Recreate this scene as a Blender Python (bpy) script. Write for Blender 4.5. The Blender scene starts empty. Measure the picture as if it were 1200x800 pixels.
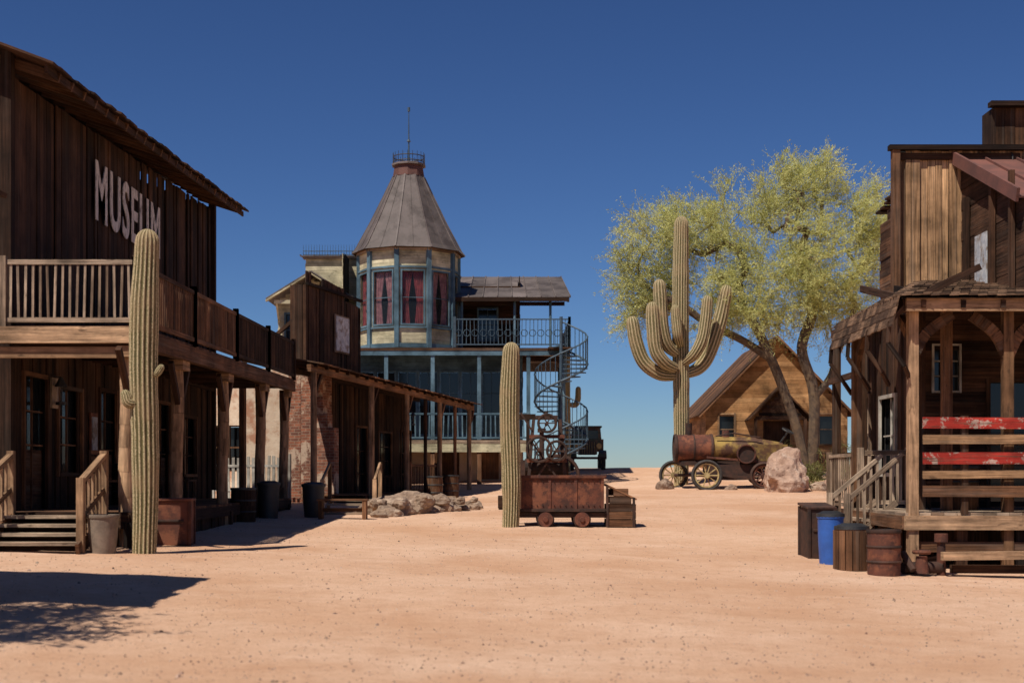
import bpy, math, random
import numpy as np
from mathutils import Vector, Matrix, noise
random.seed(7); np.random.seed(7)
R=math.radians
scene=bpy.context.scene
# ---------------------------------------------------------------- ground height
def interp(x,xs,ys):
    return float(np.interp(x,xs,ys))
GY=[0,10,20,28,36,46,52,58,64,72,90,120]
GZ=[0,0,.28,.54,.78,1.02,1.45,1.85,1.92,1.6,.4,0]
TY=[0,10,20,28,40,46,58,80,120]
TZ=[-.01,-.02,-.035,-.01,.01,.02,.015,0,0]
def gh(x,y):
    z=interp(y,GY,GZ)+interp(y,TY,TZ)*max(-9,min(9,x))
    if abs(x)<60 and -5<y<120:
        z+=.035*noise.noise(Vector((x*.35,y*.35,0)))+.016*noise.noise(Vector((x*1.7,y*1.7,3)))
    return z
# ---------------------------------------------------------------- materials
def newmat(name):
    m=bpy.data.materials.new(name); m.use_nodes=True
    nt=m.node_tree; b=nt.nodes['Principled BSDF']
    return m,nt,b
def N(nt,t,**k):
    n=nt.nodes.new(t)
    for a,v in k.items():
        if a in n.inputs.keys(): n.inputs[a].default_value=v
        else: setattr(n,a,v)
    return n
def mixc(nt,f,a,b,mode='MIX'):
    n=nt.nodes.new('ShaderNodeMix'); n.data_type='RGBA'; n.blend_type=mode
    for i,v in ((0,f),(6,a),(7,b)):
        if isinstance(v,(int,float)): n.inputs[i].default_value=v
        elif isinstance(v,tuple): n.inputs[i].default_value=(*v,1) if len(v)==3 else v
        else: nt.links.new(v,n.inputs[i])
    return n.outputs[2]
def mrange(nt,v,a,b,c,d):
    n=nt.nodes.new('ShaderNodeMapRange'); nt.links.new(v,n.inputs[0])
    for i,x in enumerate((a,b,c,d)): n.inputs[i+1].default_value=x
    return n.outputs[0]
def noiseN(nt,vec,scale,detail=4,rough=.6):
    n=nt.nodes.new('ShaderNodeTexNoise'); n.inputs['Scale'].default_value=scale
    n.inputs['Detail'].default_value=detail; n.inputs['Roughness'].default_value=rough
    if vec is not None: nt.links.new(vec,n.inputs['Vector'])
    return n.outputs[0]
def bump(nt,b,h,strength=.4,dist=.02):
    n=nt.nodes.new('ShaderNodeBump'); n.inputs['Strength'].default_value=strength; n.inputs['Distance'].default_value=dist
    nt.links.new(h,n.inputs['Height']); nt.links.new(n.outputs[0],b.inputs['Normal'])
def mat_wood(name,dark,light,rough=.88,gs=26,contrast=(.3,1.5),gray=0.0,patch=None):
    m,nt,b=newmat(name)
    at=N(nt,'ShaderNodeAttribute',attribute_name='var')
    base=mixc(nt,at.outputs['Fac'],dark,light)
    uv=nt.nodes.new('ShaderNodeUVMap'); uv.uv_map='UVMap'
    mp=nt.nodes.new('ShaderNodeMapping'); mp.inputs['Scale'].default_value=(1.1,gs,1)
    nt.links.new(uv.outputs[0],mp.inputs[0])
    g=noiseN(nt,mp.outputs[0],1.0,6,.65)
    tc=nt.nodes.new('ShaderNodeTexCoord')
    if patch:
        pn=noiseN(nt,tc.outputs['Object'],3.6,6,.75)
        base=mixc(nt,mrange(nt,pn,.545,.575,0,.85),base,patch)
        pn2=noiseN(nt,mp.outputs[0],.7,5,.75)
        base=mixc(nt,mrange(nt,pn2,.53,.60,0,.9),base,(.15,.085,.055))
    gm=mrange(nt,g,.3,.7,contrast[0],contrast[1])
    c=mixc(nt,1.0,base,gm,'MULTIPLY')
    s=noiseN(nt,tc.outputs['Object'],1.3,6,.65)
    sm=mrange(nt,s,.35,.68,.45,1.25)
    c=mixc(nt,1.0,c,sm,'MULTIPLY')
    mk=nt.nodes.new('ShaderNodeMapping'); mk.inputs['Scale'].default_value=(2.2,7,1); nt.links.new(uv.outputs[0],mk.inputs[0])
    kn=noiseN(nt,mk.outputs[0],1.3,3,.6)
    c=mixc(nt,mrange(nt,kn,.62,.72,0,.7),c,(.03,.018,.012))
    if gray>0:
        s2=noiseN(nt,mp.outputs[0],.35,3,.6)
        c=mixc(nt,mrange(nt,s2,.5,.7,0,gray),c,(.2,.165,.135))
    nt.links.new(c,b.inputs['Base Color']); b.inputs['Roughness'].default_value=rough; b.inputs['Specular IOR Level'].default_value=.2
    bump(nt,b,g,.7,.018)
    return m
def mat_noise(name,c1,c2,scale=3,rough=.8,metal=0,bs=.3,bd=.02,c3=None,var=.25,s3=.6):
    m,nt,b=newmat(name)
    tc=nt.nodes.new('ShaderNodeTexCoord')
    n1=noiseN(nt,tc.outputs['Object'],scale,7,.65)
    c=mixc(nt,mrange(nt,n1,.38,.62,0,1),c1,c2)
    if c3:
        n3=noiseN(nt,tc.outputs['Object'],scale*s3,5,.7)
        c=mixc(nt,mrange(nt,n3,.5,.6,0,1),c,c3)
    at=N(nt,'ShaderNodeAttribute',attribute_name='var')
    c=mixc(nt,1.0,c,mrange(nt,at.outputs['Fac'],0,1,1-var,1+var),'MULTIPLY')
    nt.links.new(c,b.inputs['Base Color'])
    b.inputs['Roughness'].default_value=rough; b.inputs['Metallic'].default_value=metal
    n2=noiseN(nt,tc.outputs['Object'],scale*7,5,.7)
    bump(nt,b,n2,bs,bd)
    return m
M={}
M['wdark']=mat_wood('weathered_shade_dark_wood',(.012,.006,.004),(.095,.045,.025),gray=.12)  # weathered brown with the shade of facades and porches put into the colour
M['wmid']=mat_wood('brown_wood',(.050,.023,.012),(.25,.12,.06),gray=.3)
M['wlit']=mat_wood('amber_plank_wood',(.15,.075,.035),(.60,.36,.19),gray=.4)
M['wgray']=mat_wood('grey_weathered_wood',(.20,.13,.085),(.52,.39,.28))
M['log']=mat_wood('log_wood',(.19,.10,.05),(.54,.34,.20),gs=14)
M['chapel']=mat_wood('chapel_wood',(.34,.165,.065),(.60,.33,.15),contrast=(.6,1.25))
M['wred']=mat_wood('worn_red_white_paint',(.38,.035,.025),(.52,.05,.035),contrast=(.6,1.2),patch=(.58,.46,.38))
M['shingle']=mat_wood('wood_shingle',(.06,.034,.022),(.30,.18,.11))
M['cream']=mat_wood('cream_painted_siding',(.58,.51,.32),(.74,.66,.45),contrast=(.62,1.12))
M['white']=mat_wood('worn_white_paint',(.48,.43,.36),(.68,.63,.55),contrast=(.5,1.1))
M['blue']=mat_wood('blue_grey_paint',(.095,.165,.215),(.15,.245,.31),contrast=(.7,1.1))
M['rust']=mat_noise('rust',(.135,.042,.023),(.058,.023,.016),5,.85,.1,.4,.01,(.20,.07,.035))
M['rust2']=mat_noise('dark_rust',(.075,.034,.022),(.03,.018,.014),5,.8,.2,.4,.01)
M['yrust']=mat_noise('yellow_paint_rust',(.38,.25,.06),(.14,.065,.025),2.6,.75,.1,.3,.01,(.09,.04,.022))
M['yellow']=mat_noise('faded_yellow_paint',(.44,.35,.16),(.22,.13,.06),6,.75)
M['metalroof']=mat_noise('brown_metal_roof',(.098,.078,.070),(.135,.108,.10),1.4,.7,0,.15,.01,(.068,.052,.047),var=.3)
M['redroof']=mat_noise('red_metal_roof',(.16,.062,.046),(.10,.045,.036),2,.75,.05)
M['iron']=mat_noise('dark_iron',(.03,.032,.036),(.06,.055,.05),8,.6,.4)
M['blueiron']=mat_noise('blue_iron',(.035,.06,.09),(.06,.10,.13),8,.6,.1)
M['black']=mat_noise('black_plastic',(.02,.02,.022),(.03,.03,.03),8,.5)
M['bluep']=mat_noise('blue_plastic',(.03,.12,.45),(.025,.09,.34),4,.5,0,.1)
M['concrete']=mat_noise('concrete',(.26,.20,.15),(.16,.12,.09),6,.9,0,.5)
M['stucco']=mat_noise('adobe_stucco',(.72,.57,.43),(.56,.40,.28),2,.95,0,.6,.02,(.46,.23,.14),s3=.5)
M['tan']=mat_noise('tan_plaster',(.60,.45,.31),(.48,.33,.21),2,.95,0,.5)
M['rock']=mat_noise('pink_rock',(.50,.33,.24),(.28,.17,.12),2.5,.95,0,.9,.05,(.54,.40,.31))
M['rock2']=mat_noise('grey_tan_rock',(.36,.25,.175),(.17,.11,.08),4,.95,0,.9,.04,(.46,.34,.25))
M['curtain']=mat_noise('red_curtain',(.36,.055,.06),(.19,.028,.033),6,.9,0,.1)
M['curtain2']=mat_noise('mauve_curtain',(.55,.28,.28),(.30,.12,.14),6,.9,0,.1)
M['darkin']=mat_noise('painted_interior_shade',(.008,.006,.005),(.012,.009,.008),3,.95)  # near-black sheets paint in the shade behind board gaps and inside hollows
M['tyre']=mat_noise('old_rubber',(.03,.028,.026),(.06,.05,.045),10,.9)
M['green']=mat_noise('dark_green_paint',(.035,.05,.025),(.05,.05,.03),4,.5,0,.2,.01,(.10,.05,.03))
M['sign']=mat_noise('faded_sign_board',(.50,.50,.50),(.30,.32,.36),7,.85,c3=(.22,.17,.14))
m,nt,b=newmat('window_glass'); b.inputs['Base Color'].default_value=(.012,.014,.016,1); b.inputs['Roughness'].default_value=.12; M['glass']=m
m,nt,b=newmat('clear_window_glass'); b.inputs['Base Color'].default_value=(.05,.06,.07,1); b.inputs['Roughness'].default_value=.04; b.inputs['Alpha'].default_value=.15; M['cglass']=m
# bricks
m,nt,b=newmat('red_brick')
tc=nt.nodes.new('ShaderNodeUVMap'); tc.uv_map='UVMap'
bt=nt.nodes.new('ShaderNodeTexBrick'); nt.links.new(tc.outputs[0],bt.inputs[0])
bt.inputs['Color1'].default_value=(.33,.115,.06,1); bt.inputs['Color2'].default_value=(.14,.05,.032,1); bt.inputs['Mortar'].default_value=(.30,.21,.15,1)
bt.inputs['Scale'].default_value=1; bt.inputs['Brick Width'].default_value=.24; bt.inputs['Row Height'].default_value=.085; bt.inputs['Mortar Size'].default_value=.008
n1=noiseN(nt,tc.outputs[0],3,6,.7)
c=mixc(nt,1.0,bt.outputs[0],mrange(nt,n1,.3,.7,.4,1.4),'MULTIPLY')
n4=noiseN(nt,tc.outputs[0],.9,6,.75)
c=mixc(nt,mrange(nt,n4,.53,.58,0,.85),c,(.5,.37,.27))
nt.links.new(c,b.inputs['Base Color']); b.inputs['Roughness'].default_value=.9; bump(nt,b,bt.outputs['Fac'],-.6,.015); M['brick']=m
# sand
m,nt,b=newmat('desert_sand')
tc=nt.nodes.new('ShaderNodeTexCoord'); P=tc.outputs['Object']
a=noiseN(nt,P,.22,5,.6); a2=noiseN(nt,P,2.2,6,.7); a3=noiseN(nt,P,28,5,.75); a5=noiseN(nt,P,9,6,.75)
mp=nt.nodes.new('ShaderNodeMapping'); mp.inputs['Scale'].default_value=(.5,1.0,1); mp.inputs['Rotation'].default_value=(0,0,.9); nt.links.new(P,mp.inputs[0])
a4=noiseN(nt,mp.outputs[0],.5,6,.65)
c=mixc(nt,mrange(nt,a,.38,.62,0,1),(.60,.350,.215),(.72,.475,.33))
c=mixc(nt,mrange(nt,a4,.5,.68,0,.6),c,(.78,.54,.39))
c=mixc(nt,mrange(nt,a2,.45,.7,0,.45),c,(.54,.295,.175))
c=mixc(nt,mrange(nt,a5,.5,.66,0,.4),c,(.48,.27,.165))
c=mixc(nt,mrange(nt,a3,.54,.70,0,.5),c,(.40,.23,.145))
vo=nt.nodes.new('ShaderNodeTexVoronoi'); vo.inputs['Scale'].default_value=17; nt.links.new(P,vo.inputs[0])
c=mixc(nt,mrange(nt,vo.outputs[0],.10,.17,.45,0),c,(.36,.21,.14))
nt.links.new(c,b.inputs['Base Color']); b.inputs['Roughness'].default_value=.97; b.inputs['Specular IOR Level'].default_value=.1
ad=nt.nodes.new('ShaderNodeMath'); ad.operation='ADD'; nt.links.new(a2,ad.inputs[0]); nt.links.new(a5,ad.inputs[1])
ad2=nt.nodes.new('ShaderNodeMath'); ad2.operation='ADD'; nt.links.new(ad.outputs[0],ad2.inputs[0]); nt.links.new(a3,ad2.inputs[1])
bump(nt,b,ad2.outputs[0],.75,.035); M['sand']=m
# saguaro
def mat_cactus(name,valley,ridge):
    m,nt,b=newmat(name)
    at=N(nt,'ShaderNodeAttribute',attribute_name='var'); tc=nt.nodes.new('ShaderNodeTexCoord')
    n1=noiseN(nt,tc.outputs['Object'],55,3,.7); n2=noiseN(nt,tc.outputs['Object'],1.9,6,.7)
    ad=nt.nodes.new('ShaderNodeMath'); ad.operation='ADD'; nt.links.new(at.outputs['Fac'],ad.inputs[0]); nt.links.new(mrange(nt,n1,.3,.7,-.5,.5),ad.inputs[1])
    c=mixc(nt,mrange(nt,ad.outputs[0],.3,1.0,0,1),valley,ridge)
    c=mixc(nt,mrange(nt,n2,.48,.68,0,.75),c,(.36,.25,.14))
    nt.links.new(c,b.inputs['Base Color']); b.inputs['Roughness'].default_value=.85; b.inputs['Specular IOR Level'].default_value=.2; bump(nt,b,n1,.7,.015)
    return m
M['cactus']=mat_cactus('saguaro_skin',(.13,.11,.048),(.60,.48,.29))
def mat_leaf(name,c1,c2):
    m,nt,b=newmat(name)
    at=N(nt,'ShaderNodeAttribute',attribute_name='var')
    c=mixc(nt,at.outputs['Fac'],c1,c2)
    d=nt.nodes.new('ShaderNodeBsdfDiffuse'); t=nt.nodes.new('ShaderNodeBsdfTranslucent'); mx=nt.nodes.new('ShaderNodeMixShader'); mx.inputs[0].default_value=.45
    nt.links.new(c,d.inputs[0]); nt.links.new(c,t.inputs[0]); nt.links.new(d.outputs[0],mx.inputs[1]); nt.links.new(t.outputs[0],mx.inputs[2])
    nt.links.new(mx.outputs[0],nt.nodes['Material Output'].inputs[0]); return m
M['leaf']=mat_leaf('palo_verde_leaf',(.42,.44,.13),(.80,.78,.36))
M['leafg']=mat_leaf('shrub_leaf',(.09,.095,.03),(.24,.22,.08))
M['bark']=mat_noise('bark',(.16,.105,.06),(.075,.05,.035),5,.9,0,.8,.03)
M['twig']=mat_noise('green_twig',(.40,.40,.15),(.30,.28,.11),5,.8)
# ---------------------------------------------------------------- mesh builder
class MB:
    def __init__(s,Mx=None): s.v=[];s.f=[];s.uv=[];s.va=[];s.mi=[];s.mats=[];s.M=Mx
    def mid(s,m):
        if m not in s.mats: s.mats.append(m)
        return s.mats.index(m)
    def add(s,vs,fs,uvs,m,var=None,flat=True):
        k=len(s.v)
        for p in vs:
            p=Vector(p)
            if s.M is not None: p=s.M@p
            s.v.append(p)
        mi=s.mid(m); var=random.random() if var is None else var
        for f,u in zip(fs,uvs):
            s.f.append([i+k for i in f]); s.uv.extend(u); s.va.append(var); s.mi.append(mi)
    def box(s,c,size,rot=None,m='wdark',var=None,taper=1.0):
        sx,sy,sz=[q/2 for q in size]; c=Vector(c)
        loc=[Vector((x,y,z)) for z in(-sz,sz) for y in(-sy,sy) for x in(-sx,sx)]
        if taper!=1.0:
            for q in loc[4:]: q.x*=taper;q.y*=taper
        if rot is None: Rm=Matrix.Identity(3)
        elif isinstance(rot,(int,float)): Rm=Matrix.Rotation(rot,3,'Z')
        else: Rm=rot
        fs=[(0,2,3,1),(4,5,7,6),(0,1,5,4),(2,6,7,3),(0,4,6,2),(1,3,7,5)]
        ax=[(0,1),(0,1),(0,2),(0,2),(1,2),(1,2)]
        L=max(range(3),key=lambda i:size[i]); ru,rv=random.uniform(0,50),random.uniform(0,50)
        if m=='brick': L=0; ru=rv=0
        uvs=[]
        for f,(a,b2) in zip(fs,ax):
            if b2==L: a,b2=b2,a
            if m=='brick' and b2==2: uvs.append([(loc[i][a]+ru,loc[i][2]+rv) for i in f]);continue
            uvs.append([(loc[i][a]+ru,loc[i][b2]+rv) for i in f])
        s.add([c+Rm@q for q in loc],fs,uvs,m,var)
    def beam(s,p0,p1,w,h,m='wdark',var=None,up=(0,0,1)):
        p0=Vector(p0);p1=Vector(p1);d=p1-p0;L=d.length; x=d.normalized(); u=Vector(up)
        if abs(x.dot(u))>.98: u=Vector((1,0,0)) if abs(x.x)<.9 else Vector((0,1,0))
        y=u.cross(x).normalized(); z=x.cross(y)
        Rm=Matrix((x,y,z)).transposed()
        s.box((p0+p1)/2,(L,w,h),Rm,m,var)
    def cyl(s,p0,p1,r0,r1=None,n=12,m='iron',var=None,caps=True):
        r1=r0 if r1 is None else r1
        p0=Vector(p0);p1=Vector(p1);d=(p1-p0);L=d.length;x=d.normalized()
        u=Vector((0,0,1)) if abs(x.z)<.95 else Vector((1,0,0))
        a=u.cross(x).normalized(); b=x.cross(a)
        vs=[];ro=random.uniform(0,9)
        for i in range(n):
            t=2*math.pi*i/n; o=a*math.cos(t)+b*math.sin(t); vs.append(p0+o*r0)
        for i in range(n):
            t=2*math.pi*i/n; o=a*math.cos(t)+b*math.sin(t); vs.append(p1+o*r1)
        fs=[];uvs=[];w=2*math.pi*max(r0,r1)/n
        for i in range(n):
            j=(i+1)%n; fs.append((i,j,n+j,n+i)); uvs.append([(ro,ro+w*i),(ro,ro+w*(i+1)),(ro+L,ro+w*(i+1)),(ro+L,ro+w*i)])
        if caps:
            fs.append(tuple(range(n-1,-1,-1))); uvs.append([((vs[i]-p0).dot(a),(vs[i]-p0).dot(b)) for i in range(n-1,-1,-1)])
            fs.append(tuple(range(n,2*n))); uvs.append([((vs[i]-p1).dot(a),(vs[i]-p1).dot(b)) for i in range(n,2*n)])
        s.add(vs,fs,uvs,m,var)
    def tube(s,pts,r,n=6,m='iron',var=None):
        for a,b in zip(pts[:-1],pts[1:]): s.cyl(a,b,r,r,n,m,var,False)
    def ring(s,c,axis,Rr,r,n=28,k=6,m='iron',var=None):
        c=Vector(c);x=Vector(axis).normalized();u=Vector((0,0,1)) if abs(x.z)<.9 else Vector((1,0,0));a=u.cross(x).normalized();b=x.cross(a)
        vs=[];fs=[];uvs=[]
        for i in range(n):
            t=2*math.pi*i/n;o=a*math.cos(t)+b*math.sin(t)
            for j in range(k):
                q=2*math.pi*j/k; vs.append(c+o*(Rr+r*math.cos(q))+x*r*math.sin(q)*1.6)
        for i in range(n):
            for j in range(k):
                fs.append((i*k+j,((i+1)%n)*k+j,((i+1)%n)*k+(j+1)%k,i*k+(j+1)%k)); uvs.append([(0,0),(.1,0),(.1,.1),(0,.1)])
        s.add(vs,fs,uvs,m,var)
    def quad(s,a,b,c,d,m,var=None):
        a,b,c,d=map(Vector,(a,b,c,d)); U=(b-a).length; V=(d-a).length
        s.add([a,b,c,d],[(0,1,2,3)],[[(0,0),(U,0),(U,V),(0,V)]],m,var)
    def poly(s,pts,m,var=None):
        s.add(pts,[tuple(range(len(pts)))],[[(p[0]+p[1],p[2]) for p in pts]],m,var)
    def obj(s,name,parent=None,smooth=False,bevel=0):
        me=bpy.data.meshes.new(name); me.from_pydata([tuple(p) for p in s.v],[],s.f)
        for q in s.mats: me.materials.append(M[q])
        me.polygons.foreach_set('material_index',s.mi)
        uv=me.uv_layers.new(name='UVMap'); uv.data.foreach_set('uv',[t for p in s.uv for t in p])
        at=me.attributes.new('var','FLOAT','FACE'); at.data.foreach_set('value',s.va)
        if smooth: me.polygons.foreach_set('use_smooth',[True]*len(s.f))
        me.update()
        o=bpy.data.objects.new(name,me); scene.collection.objects.link(o)
        if bevel:
            bm=o.modifiers.new('bevel','BEVEL'); bm.width=bevel; bm.segments=2; bm.limit_method='ANGLE'
        if smooth:
            es=o.modifiers.new('split','EDGE_SPLIT'); es.split_angle=R(40)
        if parent: o.parent=parent
        return o
def grp(name):
    e=bpy.data.objects.new(name,None); scene.collection.objects.link(e); e.empty_display_size=.3; return e
def planks(mb,p0,ang,width,z0,z1,pw=.2,vert=True,holes=(),m='wdark',th=.03,jit=.012,top=None,back='darkin',rag=.0,bias=0):
    d=Vector((math.cos(ang),math.sin(ang),0)); nn=Vector((-math.sin(ang),math.cos(ang),0)); p0=Vector((p0[0],p0[1],0))
    tf=top if top else (lambda u:z1)
    def put(u0,u1,a,b):
        if u1-u0<.01 or b-a<.02: return
        c=p0+d*((u0+u1)/2)+nn*random.uniform(-jit,jit); c.z=(a+b)/2
        rr=Matrix.Rotation(ang,3,'Z')@Matrix.Rotation(random.uniform(-.004,.004),3,'Y')
        mb.box(c,(u1-u0-random.uniform(.004,.018) if vert else u1-u0,th,b-a if vert else b-a-.004),rr,m,min(1,max(0,random.random()+bias)))
    if vert:
        u=0
        while u<width-.01:
            w=min(pw*random.uniform(.7,1.3),width-u); uc=u+w/2
            segs=[(z0-random.uniform(0,rag),tf(uc)+random.uniform(-rag,rag))]
            for h in holes:
                if h[0]<uc<h[1]:
                    ns=[]
                    for a,b in segs:
                        if h[2]>a: ns.append((a,min(b,h[2])))
                        if h[3]<b: ns.append((max(a,h[3]),b))
                        if h[2]>=b or h[3]<=a: ns=[q for q in ns if q[1]>q[0]]
                    segs=ns
            for a,b in segs: put(u,u+w,a,b)
            u+=w
    else:
        z=z0; zt=max(tf(width*k/20) for k in range(21))
        while z<zt-.01:
            h_=min(pw*random.uniform(.92,1.08),zt-z); zc=z+h_/2
            us=[u for u in np.linspace(0,width,200) if tf(u)>=zc]
            if us:
                segs=[(us[0],us[-1])]
                for h in holes:
                    if h[2]<zc<h[3]:
                        ns=[]
                        for a,b in segs:
                            if h[0]>a: ns.append((a,min(b,h[0])))
                            if h[1]<b: ns.append((max(a,h[1]),b))
                        segs=ns
                for a,b in segs:
                    while b-a>3.6:
                        cut=a+random.uniform(1.6,3.2); put(a,cut-.004,z,z+h_); a=cut
                    put(a,b,z,z+h_)
            z+=h_
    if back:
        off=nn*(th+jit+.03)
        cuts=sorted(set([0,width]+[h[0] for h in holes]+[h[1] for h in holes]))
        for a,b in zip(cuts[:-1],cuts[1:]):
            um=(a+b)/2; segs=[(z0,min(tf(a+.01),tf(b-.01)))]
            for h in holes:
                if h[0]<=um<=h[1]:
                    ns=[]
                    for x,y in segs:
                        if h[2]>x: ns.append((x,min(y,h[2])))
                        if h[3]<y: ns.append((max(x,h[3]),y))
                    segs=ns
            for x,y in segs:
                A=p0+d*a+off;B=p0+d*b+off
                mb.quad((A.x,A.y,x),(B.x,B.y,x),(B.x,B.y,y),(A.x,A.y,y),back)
def window(mb,p0,ang,u0,u1,z0,z1,fm='wgray',nx=2,nz=2,glass='glass',t=.07,depth=.06):
    d=Vector((math.cos(ang),math.sin(ang),0)); nn=Vector((-math.sin(ang),math.cos(ang),0)); p=Vector((p0[0],p0[1],0))
    def B(ua,ub,za,zb,off=0,th=.05,m=fm):
        c=p+d*((ua+ub)/2)+nn*off; c.z=(za+zb)/2; mb.box(c,(ub-ua,th,zb-za),ang,m)
    B(u0-t,u0,z0-t,z1+t,-.03);B(u1,u1+t,z0-t,z1+t,-.03);B(u0,u1,z1,z1+t,-.032);B(u0,u1,z0-t,z0,-.034,.08)
    for i in range(1,nx): B(u0+(u1-u0)*i/nx-.014,u0+(u1-u0)*i/nx+.014,z0,z1,depth-.02,.03)
    for i in range(1,nz): B(u0,u1,z0+(z1-z0)*i/nz-.014,z0+(z1-z0)*i/nz+.014,depth-.018,.03)
    if glass: B(u0,u1,z0,z1,depth+.03,.012,glass)
def railing(mb,p0,p1,h=.95,sp=.13,pw=.05,m='wgray',posts=True,rails=(.08,1.0),th=.02,rw=.07,rag=0):
    p0=Vector(p0);p1=Vector(p1);L=(p1-p0).length;z=Vector((0,0,1))
    for r in rails: mb.beam(p0+z*h*r,p1+z*h*r,.05,rw,m)
    n=max(1,int(L/sp))
    ang=math.atan2(p1.y-p0.y,p1.x-p0.x)
    for i in range(n+1):
        q=p0+(p1-p0)*(i/n)
        hh=h*1.0+random.uniform(-rag,rag)
        mb.box(q+z*(hh/2+.02),(pw,th,hh-.06),Matrix.Rotation(ang,3,'Z')@Matrix.Rotation(random.uniform(-.03,.03),3,'Y'),m)
    if posts:
        for q in(p0,p1): mb.box(q+z*(h/2+.03),(.1,.1,h+.12),ang,m)
def roof_boards(mb,a,b,c,d,w=.22,m='wdark',th=.03,rag=.05):
    a,b,c,d=map(Vector,(a,b,c,d)); L=(b-a).length; n=int(L/w)
    for i in range(n):
        t=(i+.5)/n; p=a.lerp(b,t);q=d.lerp(c,t); e=(p-q).normalized()
        p=p+e*random.uniform(0,rag); off=Vector((0,0,random.uniform(-.008,.008)))
        mb.beam(p+off,q+off,L/n*.985,th,m)
def shingles(mb,a,b,c,d,rows=8,sw=.14,m='shingle',th=.02,rag=.03):
    a,b,c,d=map(Vector,(a,b,c,d)); n=((b-a).cross(d-a)).normalized()
    if n.z<0:n=-n
    mb.quad(a-n*.02,b-n*.02,c-n*.02,d-n*.02,'wdark')
    for r in range(rows):
        t0=r/rows;t1=(r+1.35)/rows
        A=a.lerp(d,t0);B=b.lerp(c,t0);C=b.lerp(c,min(1,t1));D=a.lerp(d,min(1,t1)); L=(B-A).length;k=max(1,int(L/sw))
        for i in range(k):
            t=(i+.5)/k; p=A.lerp(B,t);q=D.lerp(C,t);e=(p-q).normalized()
            p=p+e*random.uniform(-rag,rag)+n*.03; mb.beam(p+n*random.uniform(0,.012),q+n*.005,L/k*random.uniform(.85,.99),th,m)
def metal_roof(mb,a,b,c,d,sp=.45,m='metalroof',th=.03):
    a,b,c,d=map(Vector,(a,b,c,d)); n=((b-a).cross(d-a)).normalized()
    if n.z<0:n=-n
    L=(b-a).length;k=max(1,int(L/sp))
    for i in range(k):
        t0,t1=i/k,(i+1)/k
        vs=[a.lerp(b,t0),a.lerp(b,t1),d.lerp(c,t1),d.lerp(c,t0)]; lo=[v-n*th for v in vs]
        mb.add(vs+lo,[(0,1,2,3),(7,6,5,4),(0,4,5,1),(2,6,7,3)],[[(0,0),(1,0),(1,1),(0,1)]]*4,m)
    for i in range(k+1):
        mb.beam(a.lerp(b,i/k)+n*.02,d.lerp(c,i/k)+n*.02,.03,.045,m,.7)
# ---------------------------------------------------------------- ground
def axis(c0,c1,step,far,growth=1.25):
    xs=list(np.arange(c0,c1+1e-6,step)); s=step;x=c1;hi=[]
    while x<far: s*=growth;x+=s;hi.append(x)
    s=step;x=c0;lo=[]
    while x>-far: s*=growth;x-=s;lo.append(x)
    return lo[::-1]+xs+hi
xs=axis(-14,16,.3,4000);ys=axis(6,74,.3,4000)
vs=[];
for y in ys:
    for x in xs: vs.append((x,y,gh(x,y)))
nx=len(xs);fs=[(j*nx+i,j*nx+i+1,(j+1)*nx+i+1,(j+1)*nx+i) for j in range(len(ys)-1) for i in range(nx-1)]
me=bpy.data.meshes.new('ground');me.from_pydata(vs,[],fs);me.materials.append(M['sand']);me.polygons.foreach_set('use_smooth',[True]*len(fs))
g=bpy.data.objects.new('ground',me);scene.collection.objects.link(g)
# gravel: one object
mb=MB()
for i in range(11000):
    y=8.5+ (random.random()**1.4)*34; x=random.uniform(-.42,.42)*y
    r=random.uniform(.005,.013)*(1.0 if random.random()<.96 else 1.9)
    z=gh(x,y)
    t=random.uniform(0,6)
    c=Vector((x,y,z))
    v=[c+Vector((math.cos(t+a)*r*random.uniform(.7,1.3),math.sin(t+a)*r*random.uniform(.7,1.3),-.004)) for a in(0,1.6,3.1,4.7)]
    v2=[c+Vector((math.cos(t+a+.3)*r*.55,math.sin(t+a+.3)*r*.55,r*random.uniform(.5,1.0))) for a in(0,1.6,3.1,4.7)]
    mb.add(v+v2,[(4,5,6,7),(0,1,5,4),(1,2,6,5),(2,3,7,6),(3,0,4,7)],[[(0,0)]*4]*5,'rock' if random.random()<.8 else 'rock2')
mb.obj('gravel')
# ---------------------------------------------------------------- rocks
import bmesh
def rock(name,loc,size,seed,mat='rock2',sub=4,parent=None,rough=.35):
    bm=bmesh.new(); bmesh.ops.create_icosphere(bm,subdivisions=sub,radius=1)
    o3=Vector((seed*3.1,seed*1.7,seed*.9))
    pl=[(Vector((random.uniform(-1,1),random.uniform(-1,1),random.uniform(-.3,1))).normalized(),random.uniform(.6,.85)) for _ in range(9)]
    for v in bm.verts:
        p=v.co.copy(); n=p.normalized()
        for q,dd in pl:
            e=p.dot(q)-dd
            if e>0: p-=q*e*.9
        p+=n*(noise.fractal(n*1.6+o3,1,2,4)*rough*.5+noise.noise(n*6+o3)*.03)
        v.co=Vector((p.x*size[0],p.y*size[1],p.z*size[2]))
    me=bpy.data.meshes.new(name);bm.to_mesh(me);bm.free();me.materials.append(M[mat])
    at=me.attributes.new('var','FLOAT','POINT');at.data.foreach_set('value',[ .2+.6*((seed*.37)%1)]*len(me.vertices))
    o=bpy.data.objects.new(name,me);o.location=loc;o.rotation_euler=(0,0,seed);scene.collection.objects.link(o)
    if parent:o.parent=parent
    return o
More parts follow.
